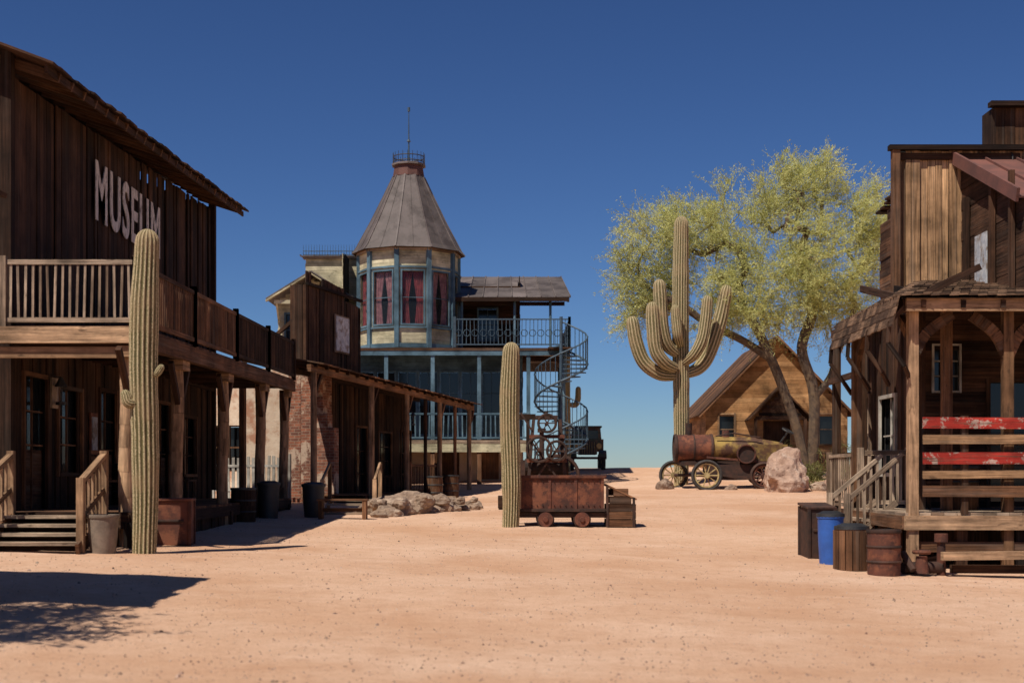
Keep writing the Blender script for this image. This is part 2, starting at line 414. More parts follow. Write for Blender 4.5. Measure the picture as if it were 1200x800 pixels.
# ---------------------------------------------------------------- saguaros
def catmull(pts,n):
    P=[Vector(p) for p in pts];P=[P[0]*2-P[1]]+P+[P[-1]*2-P[-2]];out=[]
    for i in range(1,len(P)-2):
        for k in range(n):
            t=k/n;a,b,c,d=P[i-1:i+3]
            out.append(.5*((2*b)+(c-a)*t+(2*a-5*b+4*c-d)*t*t+(3*b-a-3*c+d)*t**3))
    out.append(P[-2]);return out
def ribbed(vs,fs,va,pts,rad,ribs,n=10,per=6,start_round=False):
    path=catmull(pts,n);m=len(path); k=ribs*per
    tdir=(path[-1]-path[-2]).normalized(); rr=[rad(i/(m-1)) for i in range(m)]
    rend=rr[-1]; last=path[-1].copy()
    for a in(20,40,55,68,78,85,89):
        path.append(last+tdir*rend*1.15*math.sin(R(a)));rr.append(rend*math.cos(R(a)))
    ref=Vector((0,1,0)); base=len(vs)
    for i,p in enumerate(path):
        t=(path[min(i+1,len(path)-1)]-path[max(i-1,0)]).normalized()
        a=(ref-t*ref.dot(t)).normalized(); ref=a; b=t.cross(a)
        w=1+.05*noise.noise(Vector((p.x,p.y,p.z*2.6)))
        for j in range(k):
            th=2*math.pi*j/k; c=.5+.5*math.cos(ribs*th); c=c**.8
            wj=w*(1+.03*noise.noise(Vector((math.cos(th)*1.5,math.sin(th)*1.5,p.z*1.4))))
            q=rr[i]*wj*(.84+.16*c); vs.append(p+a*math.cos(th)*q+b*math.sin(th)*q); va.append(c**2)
    for i in range(len(path)-1):
        for j in range(k):
            j2=(j+1)%k; fs.append((base+i*k+j,base+i*k+j2,base+(i+1)*k+j2,base+(i+1)*k+j))
def saguaro(name,x,y,top,r,ribs=16,arms=(),lean=0.0):
    z0=gh(x,y)-.1; vs=[];fs=[];va=[];H=top-z0
    pts=[(x+lean*t*t+.02*math.sin(t*7),y,z0+(H-r)*t) for t in(0,.2,.4,.6,.8,1)]
    ribbed(vs,fs,va,pts,lambda t:r*(.86+.16*math.sin(min(1,t*1.5)*math.pi/2)-.16*max(0,t-.8)/.2),ribs,14)
    for a in arms:
        pp=a['p']; ra=a['r']; ribbed(vs,fs,va,[(x+p[0],y+p[1],p[2]) for p in pp],(lambda t,ra=ra:ra*(.75+.3*math.sin(min(1,t*2.2)*math.pi/2)-.08*max(0,t-.8)/.2)),12,8,5)
    me=bpy.data.meshes.new(name);me.from_pydata([tuple(v) for v in vs],[],fs);me.materials.append(M['cactus'])
    at=me.attributes.new('var','FLOAT','POINT');at.data.foreach_set('value',va);me.polygons.foreach_set('use_smooth',[True]*len(fs))
    o=bpy.data.objects.new(name,me);scene.collection.objects.link(o);return o
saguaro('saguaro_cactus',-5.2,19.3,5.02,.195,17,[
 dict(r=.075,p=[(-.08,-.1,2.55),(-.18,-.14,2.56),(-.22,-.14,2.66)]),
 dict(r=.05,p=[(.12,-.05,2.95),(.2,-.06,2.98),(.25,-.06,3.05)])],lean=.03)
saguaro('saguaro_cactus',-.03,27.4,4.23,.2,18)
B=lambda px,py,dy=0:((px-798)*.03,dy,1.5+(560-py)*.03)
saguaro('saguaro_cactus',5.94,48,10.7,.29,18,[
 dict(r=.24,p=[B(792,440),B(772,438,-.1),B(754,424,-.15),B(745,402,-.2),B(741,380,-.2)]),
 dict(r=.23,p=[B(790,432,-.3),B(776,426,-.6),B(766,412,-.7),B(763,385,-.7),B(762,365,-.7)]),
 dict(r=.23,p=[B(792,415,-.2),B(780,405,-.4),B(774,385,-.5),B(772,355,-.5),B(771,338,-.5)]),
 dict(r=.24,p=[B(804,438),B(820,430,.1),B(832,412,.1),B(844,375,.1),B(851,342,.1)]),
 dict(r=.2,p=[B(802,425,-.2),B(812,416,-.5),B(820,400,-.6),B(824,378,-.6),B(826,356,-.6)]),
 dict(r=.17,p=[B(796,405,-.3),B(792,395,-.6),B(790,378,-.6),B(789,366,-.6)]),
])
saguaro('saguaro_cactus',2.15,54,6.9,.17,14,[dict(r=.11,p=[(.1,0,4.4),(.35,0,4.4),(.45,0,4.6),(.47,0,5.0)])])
# ---------------------------------------------------------------- tree
def tree(name,base,blobs,ntar,twn,trunks,leafm='leaf',leaf=(.10,.028),tw_len=(.5,1.1),lp=34,r0=.2,droop=.1,seed=3,rej=-.3):
    rs=np.random.RandomState(seed); root=grp(name)
    nodes=[];par=[]
    for tr in trunks:
        prev=-1
        pts=catmull(tr,6)
        for p in pts: nodes.append(p);par.append(prev);prev=len(nodes)-1
    ntr=len(nodes)
    wts=np.array([b[3]*b[4]*b[5] for b in blobs]);wts/=wts.sum();T=[]
    while len(T)<ntar:
        b=blobs[rs.choice(len(blobs),p=wts)];v=rs.normal(size=3);v/=np.linalg.norm(v);q=v*(rs.uniform()**.4)
        p=Vector((b[0]+q[0]*b[3],b[1]+q[1]*b[4],b[2]+q[2]*b[5]))
        if noise.noise(p*.8+Vector((seed,0,0)))<rej: continue
        T.append(p)
    T.sort(key=lambda p:min((p-n).length for n in nodes[:ntr]))
    leaves_at=[]
    for p in T:
        bi=min(range(len(nodes)),key=lambda i:(nodes[i]-p).length+ (.0 if i>=ntr else .3)+(1.5 if nodes[i].z>p.z+.3 else 0))
        a=nodes[bi];d=p-a;L=d.length;n=max(1,int(L/.5));prev=bi
        side=Vector(rs.normal(size=3))*L*.07
        for k in range(1,n+1):
            t=k/n;q=a+d*t+side*math.sin(t*math.pi)+Vector((0,0,L*.10*math.sin(t*math.pi)));nodes.append(q);par.append(prev);prev=len(nodes)-1
        leaves_at.append((prev,d.normalized()))
    cnt=[0]*len(nodes)
    for i in range(len(nodes)-1,-1,-1):
        cnt[i]+=1
        if par[i]>=0: cnt[par[i]]+=cnt[i]
    mb=MB(); mx=max(cnt)
    rad=lambda i:max(.009,r0*(cnt[i]/mx)**.5)
    for i in range(len(nodes)):
        if par[i]>=0: mb.cyl(nodes[par[i]],nodes[i],rad(par[i]) if cnt[par[i]]<cnt[i]*3 else rad(i)*1.15,rad(i),9 if rad(i)>.06 else 5,'bark' if rad(i)>.05 else 'twig',.5,False)
    cen=Vector((sum(b[0] for b in blobs)/len(blobs),sum(b[1] for b in blobs)/len(blobs),sum(b[2] for b in blobs)/len(blobs)))
    LP=[];LD=[];LV=[]
    for (i,d) in leaves_at:
        p=nodes[i];cl=rs.uniform(-.25,.25)
        for k in range(twn):
            v=Vector(rs.normal(size=3))*.6+(p-cen).normalized()*.6+Vector((0,0,.4));v.normalize();L=rs.uniform(*tw_len)*(1.5 if rs.uniform()<.14 else 1)
            st=p+Vector(rs.normal(size=3))*.15
            mid=st+v*L*.5+Vector((0,0,.04));en=st+v*L-Vector((0,0,droop*L))
            mb.cyl(st,mid,.008,.006,3,'twig',.5,False);mb.cyl(mid,en,.006,.003,3,'twig',.5,False)
            for q in range(lp):
                t=rs.uniform(.1,1.03);c=st.lerp(mid,t*2) if t<.5 else mid.lerp(en,t*2-1)
                LP.append(c+Vector(rs.normal(size=3))*.05);LD.append((v*.9+Vector(rs.normal(size=3))*.6).normalized());LV.append(min(1,max(0,.5+cl+rs.normal()*.2)))
    mb.obj('branches',root,smooth=True)
    P=np.array(LP);D=np.array(LD);Nn=len(P);rn=rs.normal(size=(Nn,3));S=np.cross(D,rn);S/=np.linalg.norm(S,axis=1)[:,None]
    l=leaf[0]*rs.uniform(.6,1.3,size=(Nn,1));w=leaf[1]*rs.uniform(.7,1.3,size=(Nn,1))
    V=np.stack([P-S*w*.3,P+D*l*.5-S*w,P+D*l,P+D*l*.5+S*w],1).reshape(-1,3)
    me=bpy.data.meshes.new('foliage');me.vertices.add(4*Nn);me.vertices.foreach_set('co',V.ravel())
    me.loops.add(4*Nn);me.loops.foreach_set('vertex_index',np.arange(4*Nn));me.polygons.add(Nn);me.polygons.foreach_set('loop_start',np.arange(Nn)*4)
    try: me.polygons.foreach_set('loop_total',np.full(Nn,4))
    except Exception: pass
    me.update(calc_edges=True);me.materials.append(M[leafm]);at=me.attributes.new('var','FLOAT','FACE');at.data.foreach_set('value',LV)
    o=bpy.data.objects.new('foliage',me);scene.collection.objects.link(o);o.parent=root
    return root
bx=10.75;by=49.5;bz=gh(bx,by)
def bl(px,py,dy,rx,rz,ry=1.5):
    return ((px-600)*.031,50+dy,1.5+(560-py)*.031,rx*.031,ry,rz*.031)
tree('palo_verde_tree',(bx,by),[bl(755,290,-.3,30,34),bl(750,345,0,26,38),bl(800,262,.3,30,30),bl(792,330,.8,38,52,1.2),bl(845,270,.5,40,44,1.7),bl(868,330,-.6,48,52,1.6),bl(905,240,.5,38,36,1.6),bl(950,225,0,40,30,1.6),bl(998,262,0,36,42,1.5),bl(1022,290,.3,22,54),bl(950,310,-.6,48,62,1.8),bl(895,372,-.4,42,26,1.4),bl(975,362,-.3,52,36,1.5),bl(925,200,0,24,16,.8),bl(860,228,0,18,16,.9),bl(1028,235,0,12,22,.8),bl(965,196,0,14,14,.8),bl(835,372,0,30,24,1)],
 600,8,[[(bx,by,bz-.1),(10.4,by,3.0),(9.95,by,4.4),(9.4,by,5.8),(8.7,by,7.2),(7.6,by,8.6)],
        [(bx+.1,by+.1,bz-.1),(10.95,by,3.4),(10.9,by,4.8),(10.5,by,6.2),(10.9,by,7.6),(10.6,by,9.4)],
        [(10.95,by,4.4),(11.6,by+.2,5.2),(11.9,by+.2,6.2),(12.3,by,7.2),(12.5,by,8.6)],
        [(9.4,by,5.8),(8.4,by+.2,6.5),(7.0,by+.2,7.2),(5.9,by,8.0)]],lp=31,r0=.2,leaf=(.105,.0125),tw_len=(.45,1.05),rej=-.3)
def shrub(x,y,s,seed,m='leafg'):
    z=gh(x,y);tree('desert_shrub',(x,y),[(x,y,z+s*.55,s*.6,s*.6,s*.45)],18,6,[[(x,y,z-.05),(x,y,z+.1),(x+.03,y,z+.25*s)]],leafm=m,leaf=(.06,.016),tw_len=(.2*s,.4*s),lp=22,r0=.03,seed=seed)
shrub(11.6,48,1.0,11);shrub(12.3,46.5,.9,12);shrub(10.2,51,.9,13);shrub(13.2,50,1.2,16);shrub(9.9,45.6,.6,17);shrub(11.2,43,.7,18)
tz=gh(-7.2,10.2)
tree('mesquite_tree',(-7.2,10.2),[(-6.9,10.4,4.3,1.5,1.2,.8),(-7.7,10,4.7,1.2,1.2,.8)],70,8,[[(-7.2,10.2,tz-.1),(-7.1,10.2,1.6),(-7.2,10.3,3.2),(-7.1,10.3,4.2)]],leafm='leafg',lp=26,r0=.13,seed=9)
# ---------------------------------------------------------------- LEFT SALOON
sal=grp('wooden_museum_building')
MS=Matrix(((0,-1,0,-7.6),(1,0,0,20.5),(0,0,1,0),(0,0,0,1)))
Z=lambda u:7.62+.05*u
mb=MB(MS)
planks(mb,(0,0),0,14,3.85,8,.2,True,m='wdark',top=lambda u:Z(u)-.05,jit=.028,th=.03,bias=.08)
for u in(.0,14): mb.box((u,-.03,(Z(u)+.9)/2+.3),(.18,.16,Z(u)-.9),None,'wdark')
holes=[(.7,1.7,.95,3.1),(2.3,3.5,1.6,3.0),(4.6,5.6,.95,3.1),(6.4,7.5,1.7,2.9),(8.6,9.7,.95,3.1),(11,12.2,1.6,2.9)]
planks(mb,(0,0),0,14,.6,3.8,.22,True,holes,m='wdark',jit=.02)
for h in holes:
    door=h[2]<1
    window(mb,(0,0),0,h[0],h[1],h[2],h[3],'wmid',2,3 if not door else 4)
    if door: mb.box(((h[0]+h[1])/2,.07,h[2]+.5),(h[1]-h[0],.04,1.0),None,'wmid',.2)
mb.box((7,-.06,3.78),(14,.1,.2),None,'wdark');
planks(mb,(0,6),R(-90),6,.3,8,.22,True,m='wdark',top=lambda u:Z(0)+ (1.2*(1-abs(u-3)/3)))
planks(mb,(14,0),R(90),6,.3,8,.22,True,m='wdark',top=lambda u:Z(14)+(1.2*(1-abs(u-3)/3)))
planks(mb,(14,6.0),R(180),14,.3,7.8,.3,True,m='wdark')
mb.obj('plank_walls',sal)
mb=MB(MS)
roof_boards(mb,(-.5,-.8,Z(0)-.02),(14.4,-.8,Z(14.4)),(14.4,3,Z(14)+1.45),(-.5,3,Z(0)+1.4),.3,'wdark',.035,.14)
roof_boards(mb,(14.4,6.8,Z(14)),(-.5,6.8,Z(0)),(-.5,3,Z(0)+1.4),(14.4,3,Z(14)+1.45),.3,'wdark',.035,.1)
for i in range(24):
    u=.1+i*.6; mb.beam((u,-.78,Z(u)-.1),(u,.3,Z(u)+.25),.06,.14,'wmid')
mb.beam((-.4,-.74,Z(0)-.1),(14.3,-.74,Z(14)-.1),.04,.12,'wdark')
mb.obj('roof',sal)
DZ=lambda u:3.72+.018*u
mb=MB(MS)
for i in range(72):
    u=-.5+i*.2; mb.box((u+.1,-1.05,DZ(u)),(.19,2.1,.04),None,'wmid')
mb.beam((-.55,-2.06,DZ(0)-.16),(14,-2.06,DZ(14)-.16),.14,.26,'wmid',.4)
mb.beam((-.55,0,DZ(0)-.13),(-.55,-2.2,DZ(0)-.13),.12,.24,'log',.9)
mb.beam((-.48,0,DZ(0)-.38),(-.48,-2.1,DZ(0)-.38),.1,.16,'log',.3)
for i in range(24): mb.beam((.05+i*.6,0,DZ(i*.6)-.12),(.05+i*.6,-2.0,DZ(i*.6)-.12),.07,.18,'wdark')
railing(mb,(-.5,-.15,DZ(0)+.02),(-.5,-2.1,DZ(0)+.02),.92,.105,.035,'wgray',rails=(.08,1.0))
for k in range(4):
    u0=-.5+k*3.6;u1=u0+3.6
    railing(mb,(u0,-2.1,DZ(u0)+.02),(u1,-2.1,DZ(u1)+.02),.92,.115,.07,'wmid' if k<2 else 'wdark',rails=(.1,.98),rag=.03)
mb.obj('balcony',sal)
mb=MB(MS)
for u in(-.3,2.7,6.4,10.4,13.6):
    x0=MS@Vector((u,-1.9,0)); zg=gh(x0.x,x0.y)-.1
    pts=catmull([(u,-1.9,zg),(u+.03,-1.88,1.6),(u-.02,-1.92,2.6),(u,-1.9,DZ(u)-.42)],3)
    vv=.5+.45*(u<0)  # front post gets a paler tone, sunlight put into its colour
    for a,b in zip(pts[:-1],pts[1:]): mb.cyl(a,b,.115,.112,12,'log',vv,False)
    mb.box((u,-1.95,DZ(u)-.36),(.5,.24,.16),None,'log')
    mb.beam((u+.1,-1.95,DZ(u)-1.0),(u+.6,-1.95,DZ(u)-.35),.08,.1,'wdark')
    mb.beam((u-.1,-1.95,DZ(u)-1.0),(u-.6,-1.95,DZ(u)-.35),.08,.1,'wdark')
mb.obj('log_posts',sal,smooth=True)
mb=MB(MS)
for i in range(70):
    mb.box((-.4+i*.205,-1.0,.98),(.195,2.05,.045),None,'wmid')
mb.beam((-.5,-2.0,.86),(13.9,-2.0,.86),.08,.2,'wdark');mb.beam((-.5,0,.86),(-.5,-2.0,.86),.08,.2,'wmid')
for i in range(5): mb.box((-.5+i*3.5,-2,.6),(.16,.14,.5),None,'wdark')
planks(mb,(-.4,-1.95),0,14,.1,.8,.25,True,(),'wdark',back=None)
for k in range(4):
    z=.97-.115*k; mb.box((-.7-.3*k,-.95,z-.03),(.3,1.35,.045),None,'wgray');
    mb.box((-.56-.3*k,-.95,z-.09),(.03,1.3,.09),None,'wdark')
for v in(-.27,-1.63):
    mb.beam((-.5,v,.9),(-1.75,v,.5),.05,.2,'wmid')
    mb.beam((-.5,v,1.85),(-1.6,v,1.45),.09,.06,'log')
    mb.box((-.52,v,1.4),(.1,.1,1.0),None,'log');mb.box((-1.6,v,.98),(.1,.1,1.05),None,'log')
    mb.beam((-.5,v,1.35),(-1.6,v,.95),.04,.08,'log')
    for q in range(5): mb.box((-.72-.17*q,v,1.33-.07*q),(.045,.03,.75),None,'log')
mb.obj('boardwalk_and_steps',sal)
def text(name,body,size,M4,mat,parent,ext=.004,sx=1,spacing=1.0):
    cu=bpy.data.curves.new(name,'FONT');cu.body=body;cu.size=size;cu.extrude=ext;cu.align_x='CENTER';cu.offset=.03;cu.space_character=spacing
    o=bpy.data.objects.new(name,cu);scene.collection.objects.link(o)
    o.matrix_world=M4@Matrix.Diagonal((sx,1,1,1));cu.materials.append(M[mat])
    bpy.context.view_layer.update()
    me=bpy.data.meshes.new_from_object(o.evaluated_get(bpy.context.evaluated_depsgraph_get()))
    mw=o.matrix_world.copy(); bpy.data.objects.remove(o)
    o=bpy.data.objects.new(name,me);scene.collection.objects.link(o);o.parent=parent;o.matrix_world=mw
    me.attributes.new('var','FLOAT','FACE').data.foreach_set('value',[.5]*len(me.polygons))
    return o
def fmat(o,xd,zd=(0,0,1)):
    xd=Vector(xd).normalized();zd=Vector(zd);n=xd.cross(zd)
    mm=Matrix((xd,zd,n)).transposed().to_4x4();mm.translation=Vector(o);return mm
m,nt,b=newmat('worn_letter_paint')
tc=nt.nodes.new('ShaderNodeTexCoord');mp=nt.nodes.new('ShaderNodeMapping');mp.inputs['Scale'].default_value=(7,2.2,1);nt.links.new(tc.outputs['Object'],mp.inputs[0])
n1=noiseN(nt,mp.outputs[0],1.5,6,.75);c=mixc(nt,mrange(nt,n1,.36,.50,0,1),(.10,.065,.05),(.66,.60,.55));nt.links.new(c,b.inputs['Base Color']);b.inputs['Roughness'].default_value=.9;M['letter']=m
text('lettering','MUSEUM',1.5,fmat((-7.52,26.9,6.2),(0,1,0)),'letter',sal,.008,.70,1.18)
mb=MB(MS)
mb.box((4.1,-.06,2.3),(.42,.03,.75),None,'rust');mb.box((4.1,-.08,2.3),(.3,.02,.6),None,'sign',.1)
mb.box((2.0,-.06,2.9),(.3,.03,.5),None,'wgray');mb.box((6.0,-.06,2.3),(.3,.03,.5),None,'wgray')
mb.obj('posters',sal)
lan=grp('wall_lantern');mb=MB()
mb.cyl((-7.4,22.4,3.15),(-7.4,22.4,3.0),.03,.11,8,'iron');mb.cyl((-7.4,22.4,3.0),(-7.4,22.4,2.75),.085,.07,8,'cglass');mb.cyl((-7.4,22.4,2.75),(-7.4,22.4,2.7),.09,.09,8,'iron');mb.beam((-7.6,22.4,3.2),(-7.4,22.4,3.15),.02,.02,'iron')
mb.obj('lantern_body',lan)
def spoked(name,c,r,ax,m='wmid'):
    o=grp(name);mb=MB();c=Vector(c);ax=Vector(ax).normalized();a=Vector((0,0,1)).cross(ax).normalized();u=ax.cross(a)
    mb.ring(c,ax,r,.035,32,6,m);mb.cyl(c-ax*.1,c+ax*.1,.07,.07,12,m)
    for k in range(12):
        t=2*math.pi*k/12;o_=a*math.cos(t)+u*math.sin(t);mb.cyl(c+o_*.06,c+o_*r,.02,.018,6,m,None,False)
    mb.obj('wheel_rim_and_spokes',o);return o
spoked('wagon_wheel',(-7.35,27.9,1.5),.48,(1,0,.25));
# ---------------------------------------------------------------- barrels, bins
def bucket(name,x,y,r0,r1,h,mat,z=None,hoops=None,lid=None,slats=False,rim=True):
    z=gh(x,y)-.02 if z is None else z;o=grp(name);mb=MB()
    n=22
    mb.cyl((x,y,z),(x,y,z+h*.5),r0,(r0+r1)/2*1.03,n,mat,.5,True);mb.cyl((x,y,z+h*.5),(x,y,z+h),(r0+r1)/2*1.03,r1,n,mat,.5,False)
    mb.cyl((x,y,z+h-.08),(x,y,z+h-.07),r1*.93,r1*.93,n,'darkin',.5,True)
    if rim: mb.ring((x,y,z+h),(0,0,1),r1,.018,26,6,mat if not hoops else hoops)
    if hoops:
        for t in(.33,.66): mb.ring((x,y,z+h*t),(0,0,1),r0+(r1-r0)*t+.008,.012,26,5,hoops)
    if slats:
        for i in range(16):
            t=2*math.pi*i/16;mb.box((x+math.cos(t)*(r1+.015),y+math.sin(t)*(r1+.015),z+h/2),(.03,.09,h*.96),t,'wmid')
    if lid:
        mb.cyl((x,y,z+h),(x,y,z+h+.05),r1*1.1,r1*1.08,n,lid);mb.cyl((x,y,z+h+.05),(x,y,z+h+.09),r1*1.0,r1*.6,n,lid)
    mb.obj('body',o,smooth=True);return o
bucket('concrete_planter',-5.72,19.1,.17,.215,.53,'concrete')
bucket('rusty_barrel',5.42,19.9,.235,.235,.66,'rust',hoops='rust2')
bucket('slatted_trash_bin',5.1,20.5,.22,.24,.62,'wmid',slats=True,lid='black')
bucket('blue_recycling_bin',4.97,21.3,.17,.2,.76,'bluep',lid='black')
bucket('black_trash_can',-5.35,30.0,.2,.24,.75,'black',lid='black')
bucket('black_trash_can',-4.45,30.6,.2,.25,.72,'black',lid='black')
bucket('wooden_barrel',-5.55,28.2,.25,.25,.7,'wdark',hoops='iron')
bucket('wooden_barrel',-7.2,25.5,.25,.25,.75,'wdark',z=1.0,hoops='iron')
def boxbin(name,x,y,w,d,h,mat,ang=0,slope=0):
    o=grp(name);mb=MB();z=gh(x,y)
    Mx=Matrix.Translation((x,y,z))@Matrix.Rotation(ang,4,'Z');mb.M=Mx
    mb.box((0,0,h/2),(w,d,h),None,mat)
    for sx in(-1,1):
        for sy in(-1,1): mb.box((sx*w/2,sy*d/2,h/2),(.05,.05,h+.03),None,mat,.1)
    mb.box((0,0,h+.02),(w+.06,d+.06,.04),Matrix.Rotation(slope,3,'X'),mat,.9)
    mb.box((0,-d/2-.01,h*.55),(w*.7,.02,h*.06),None,'rust2')
    mb.obj('body',o,bevel=.008);return o
boxbin('rusty_metal_box',-5.3,21.3,.6,.5,.68,'rust',.1)
boxbin('metal_bin',4.98,22.3,.42,.5,.82,'rust2',.1,.12)
# ---------------------------------------------------------------- SECOND BUILDING (angled porch shop)
shop=grp('brick_and_wood_shop')
d=Vector((.271,.963,0)).normalized();yi=Vector((-d.y,d.x,0))
MP=Matrix(((d.x,yi.x,0,-7.2),(d.y,yi.y,0,35.1),(0,0,1,0),(0,0,0,1)))
mb=MB(MP)
planks(mb,(4.56,0),0,4.14,4.5,7.15,.21,True,m='wdark',top=lambda u:7.15-.06*u+(.35 if u<.35 or 1.2<u<2.9 else 0),jit=.02)
planks(mb,(4.56,.5),R(-90),.5,4.5,7.1,.21,True,m='wdark',jit=.02)
mb.box((6.6,-.06,7.12),(4.2,.1,.08),None,'wdark')
mb.beam((5.2,.1,6.6),(5.2,2.6,4.7),.1,.1,'wdark');mb.beam((8.2,.1,6.6),(8.2,2.6,4.7),.1,.1,'wdark')
mb.box((7.1,-.05,5.9),(1.1,.04,1.15),None,'wgray',.2);mb.box((7.1,-.08,5.9),(1.0,.03,1.05),None,'sign')
holes=[(2.2,3.1,.9,3.1),(4.2,5.3,1.6,3.0),(6.3,7.2,.9,3.1)]
planks(mb,(6.1,0),0,7.0,.7,4.8,.2,True,holes,m='wdark',jit=.015)  # dark wood here paints the porch shade onto the shop wall
for h in holes: window(mb,(6.1,0),0,h[0],h[1],h[2],h[3],'wmid',2,3)
mb.obj('wood_front',shop)
mb=MB(MP)
mb.box((5.33,0,2.6),(1.54,.3,4.2),None,'brick')
mb.box((4.75,-.5,1.7),(.35,.75,2.5),None,'brick')
mb.box((4.75,-.4,3.15),(.34,.55,.4),None,'brick');mb.box((4.75,-.32,3.6),(.33,.4,.5),None,'brick');mb.box((4.75,-.25,4.05),(.32,.26,.4),None,'brick')
for (y0,y1,z1,mt) in((.16,.55,4.4,'brick'),(.55,2.0,4.5,'stucco'),(2.9,5.6,4.45,'stucco')):
    mb.box((4.56+.15,(y0+y1)/2,z1/2+.2),(.3,y1-y0,z1),None,mt)
mb.box((4.71,2.45,.95),(.3,.9,1.5),None,'stucco');mb.box((4.71,2.45,3.9),(.3,.9,1.7),None,'stucco')
mb.box((4.8,2.45,2.35),(.02,.9,1.3),None,'glass')
for y in(2.0,2.45,2.9): mb.box((4.6,y,2.37),(.06,.06,1.36),None,'wmid')
for z in(1.72,2.4,3.03): mb.box((4.6,2.45,z),(.05,.9,.05),None,'wmid')
mb.box((9,2.9,4.62),(8.6,5.6,.1),None,'wmid')
planks(mb,(13.1,0),R(90),5.6,.5,4.6,.2,True,m='wmid');
mb.obj('masonry_walls',shop)
mb=MB(MP)
EZ=lambda u:4.42-.024*u
roof_boards(mb,(.2,-2.35,EZ(0)),(14.1,-2.35,EZ(14)),(14.1,0,EZ(14)+.45),(.2,0,EZ(0)+.42),.28,'wmid',.035,.12)
mb.beam((.1,-2.1,EZ(0)-.12),(14,-2.1,EZ(14)-.12),.12,.18,'wmid');mb.beam((.1,-.1,EZ(0)+.2),(14,-.1,EZ(14)+.2),.1,.16,'wdark')
for i in range(20): mb.beam((.3+i*.7,-2.25,EZ(i*.7)-.05),(.3+i*.7,0,EZ(i*.7)+.33),.06,.1,'wdark')
for u in(.4,4.4,7.3,10.4,13.6):
    w=MP@Vector((u,-2.1,0));zg=gh(w.x,w.y)-.05;mb.cyl((u,-2.1,zg),(u,-2.1,EZ(u)-.2),.085,.08,10,'log',.5)
    mb.beam((u+.05,-2.1,EZ(u)-.8),(u+.5,-2.1,EZ(u)-.2),.07,.07,'wmid')
for u in(9.0,12.0): mb.cyl((u,-2.1,.6),(u,-2.1,EZ(u)-.2),.06,.06,8,'wmid')
mb.box((.4,-.1,2.5),(.14,.14,3.9),None,'wmid')
mb.obj('porch',shop)
mb=MB(MP)
for i in range(48): mb.box((4.3+i*.2,-1.0,1.02),(.19,2.0,.05),None,'wmid')
mb.box((9,-2.0,.9),(9.6,.06,.22),None,'wdark')
railing(mb,(7.7,-2.05,1.05),(10.2,-2.05,1.05),.85,.14,.045,'wmid')
mb.obj('boardwalk',shop)
ln=grp('porch_lantern');mb=MB(MP);mb.cyl((7.3,-2.3,3.5),(7.3,-2.3,3.4),.02,.1,8,'iron');mb.cyl((7.3,-2.3,3.4),(7.3,-2.3,3.15),.08,.06,8,'cglass');mb.cyl((7.3,-2.3,3.15),(7.3,-2.3,3.1),.07,.07,8,'iron');mb.beam((7.3,-2.3,3.5),(7.3,-2.1,3.6),.02,.02,'iron');mb.obj('lantern_body',ln)
pf=grp('picket_fence');mb=MB();railing(mb,(-8.6,39.3,.85),(-6.35,38.9,.85),1.25,.15,.085,'white',rails=(.25,.8),rag=.06)
mb.obj('pickets',pf)
st=grp('wooden_steps');mb=MB()
for k in range(4): mb.box((-3.75+.0*k,32.4-.3*k,.98-.1*k),(1.2,.3,.05),None,'wgray')
for x in(-4.35,-3.15):
    mb.beam((x,32.6,1.85),(x,31.3,1.45),.05,.07,'log');mb.box((x,32.6,1.35),(.09,.09,1.0),None,'log');mb.box((x,31.3,1.0),(.09,.09,.95),None,'log')
    mb.beam((x,32.5,.9),(x,31.2,.55),.05,.18,'wgray')
mb.obj('steps',st)
bn=grp('wooden_bench');mb=MB();z=gh(-3.7,29.9)
for k in range(3): mb.box((-3.7,29.75+.13*k,z+.42),(1.1,.12,.04),None,'wmid')
for sx in(-.48,.48): mb.box((-3.7+sx,29.88,z+.2),(.08,.36,.4),None,'wmid')
mb.box((-3.7,29.9,z+.2),(.9,.04,.08),None,'wmid')
mb.obj('bench',bn)
rk=grp('rock_border')
rs=random.Random(4)
for i in range(40):
    t=rs.random();x=-3.1+2.2*t+rs.uniform(-.15,.15);y=30.6+4.2*t+rs.uniform(-.5,.6);s=rs.uniform(.10,.27)
    rock('rock_%d'%i,(x,y,gh(x,y)+s*.3+ (rs.random()<.45)*.22),(s*rs.uniform(1,1.4),s,s*.75),i+1,'rock2',3,rk)
for i,(x,y,s) in enumerate(((-2.9,31.6,.45),(-2.4,32.4,.5),(-1.8,33.6,.45))): rock('rock_big_%d'%i,(x,y,gh(x,y)+.14),(s*1.5,s,s*.7),50+i,'rock2',4,rk)
lp_=grp('log_pile');mb=MB()
for i in range(11):
    k=i%6;x0=-3.1+rs.uniform(-.3,.3);zz=gh(-2.5,34)+.12+.14*(i//6);mb.cyl((x0,33.9+.15*k,zz),(x0+1.5+rs.uniform(-.3,.3),34.4+.15*k,zz+rs.uniform(-.03,.05)),.07+rs.uniform(-.015,.015),.065,9,'log')
mb.obj('logs',lp_,smooth=True)
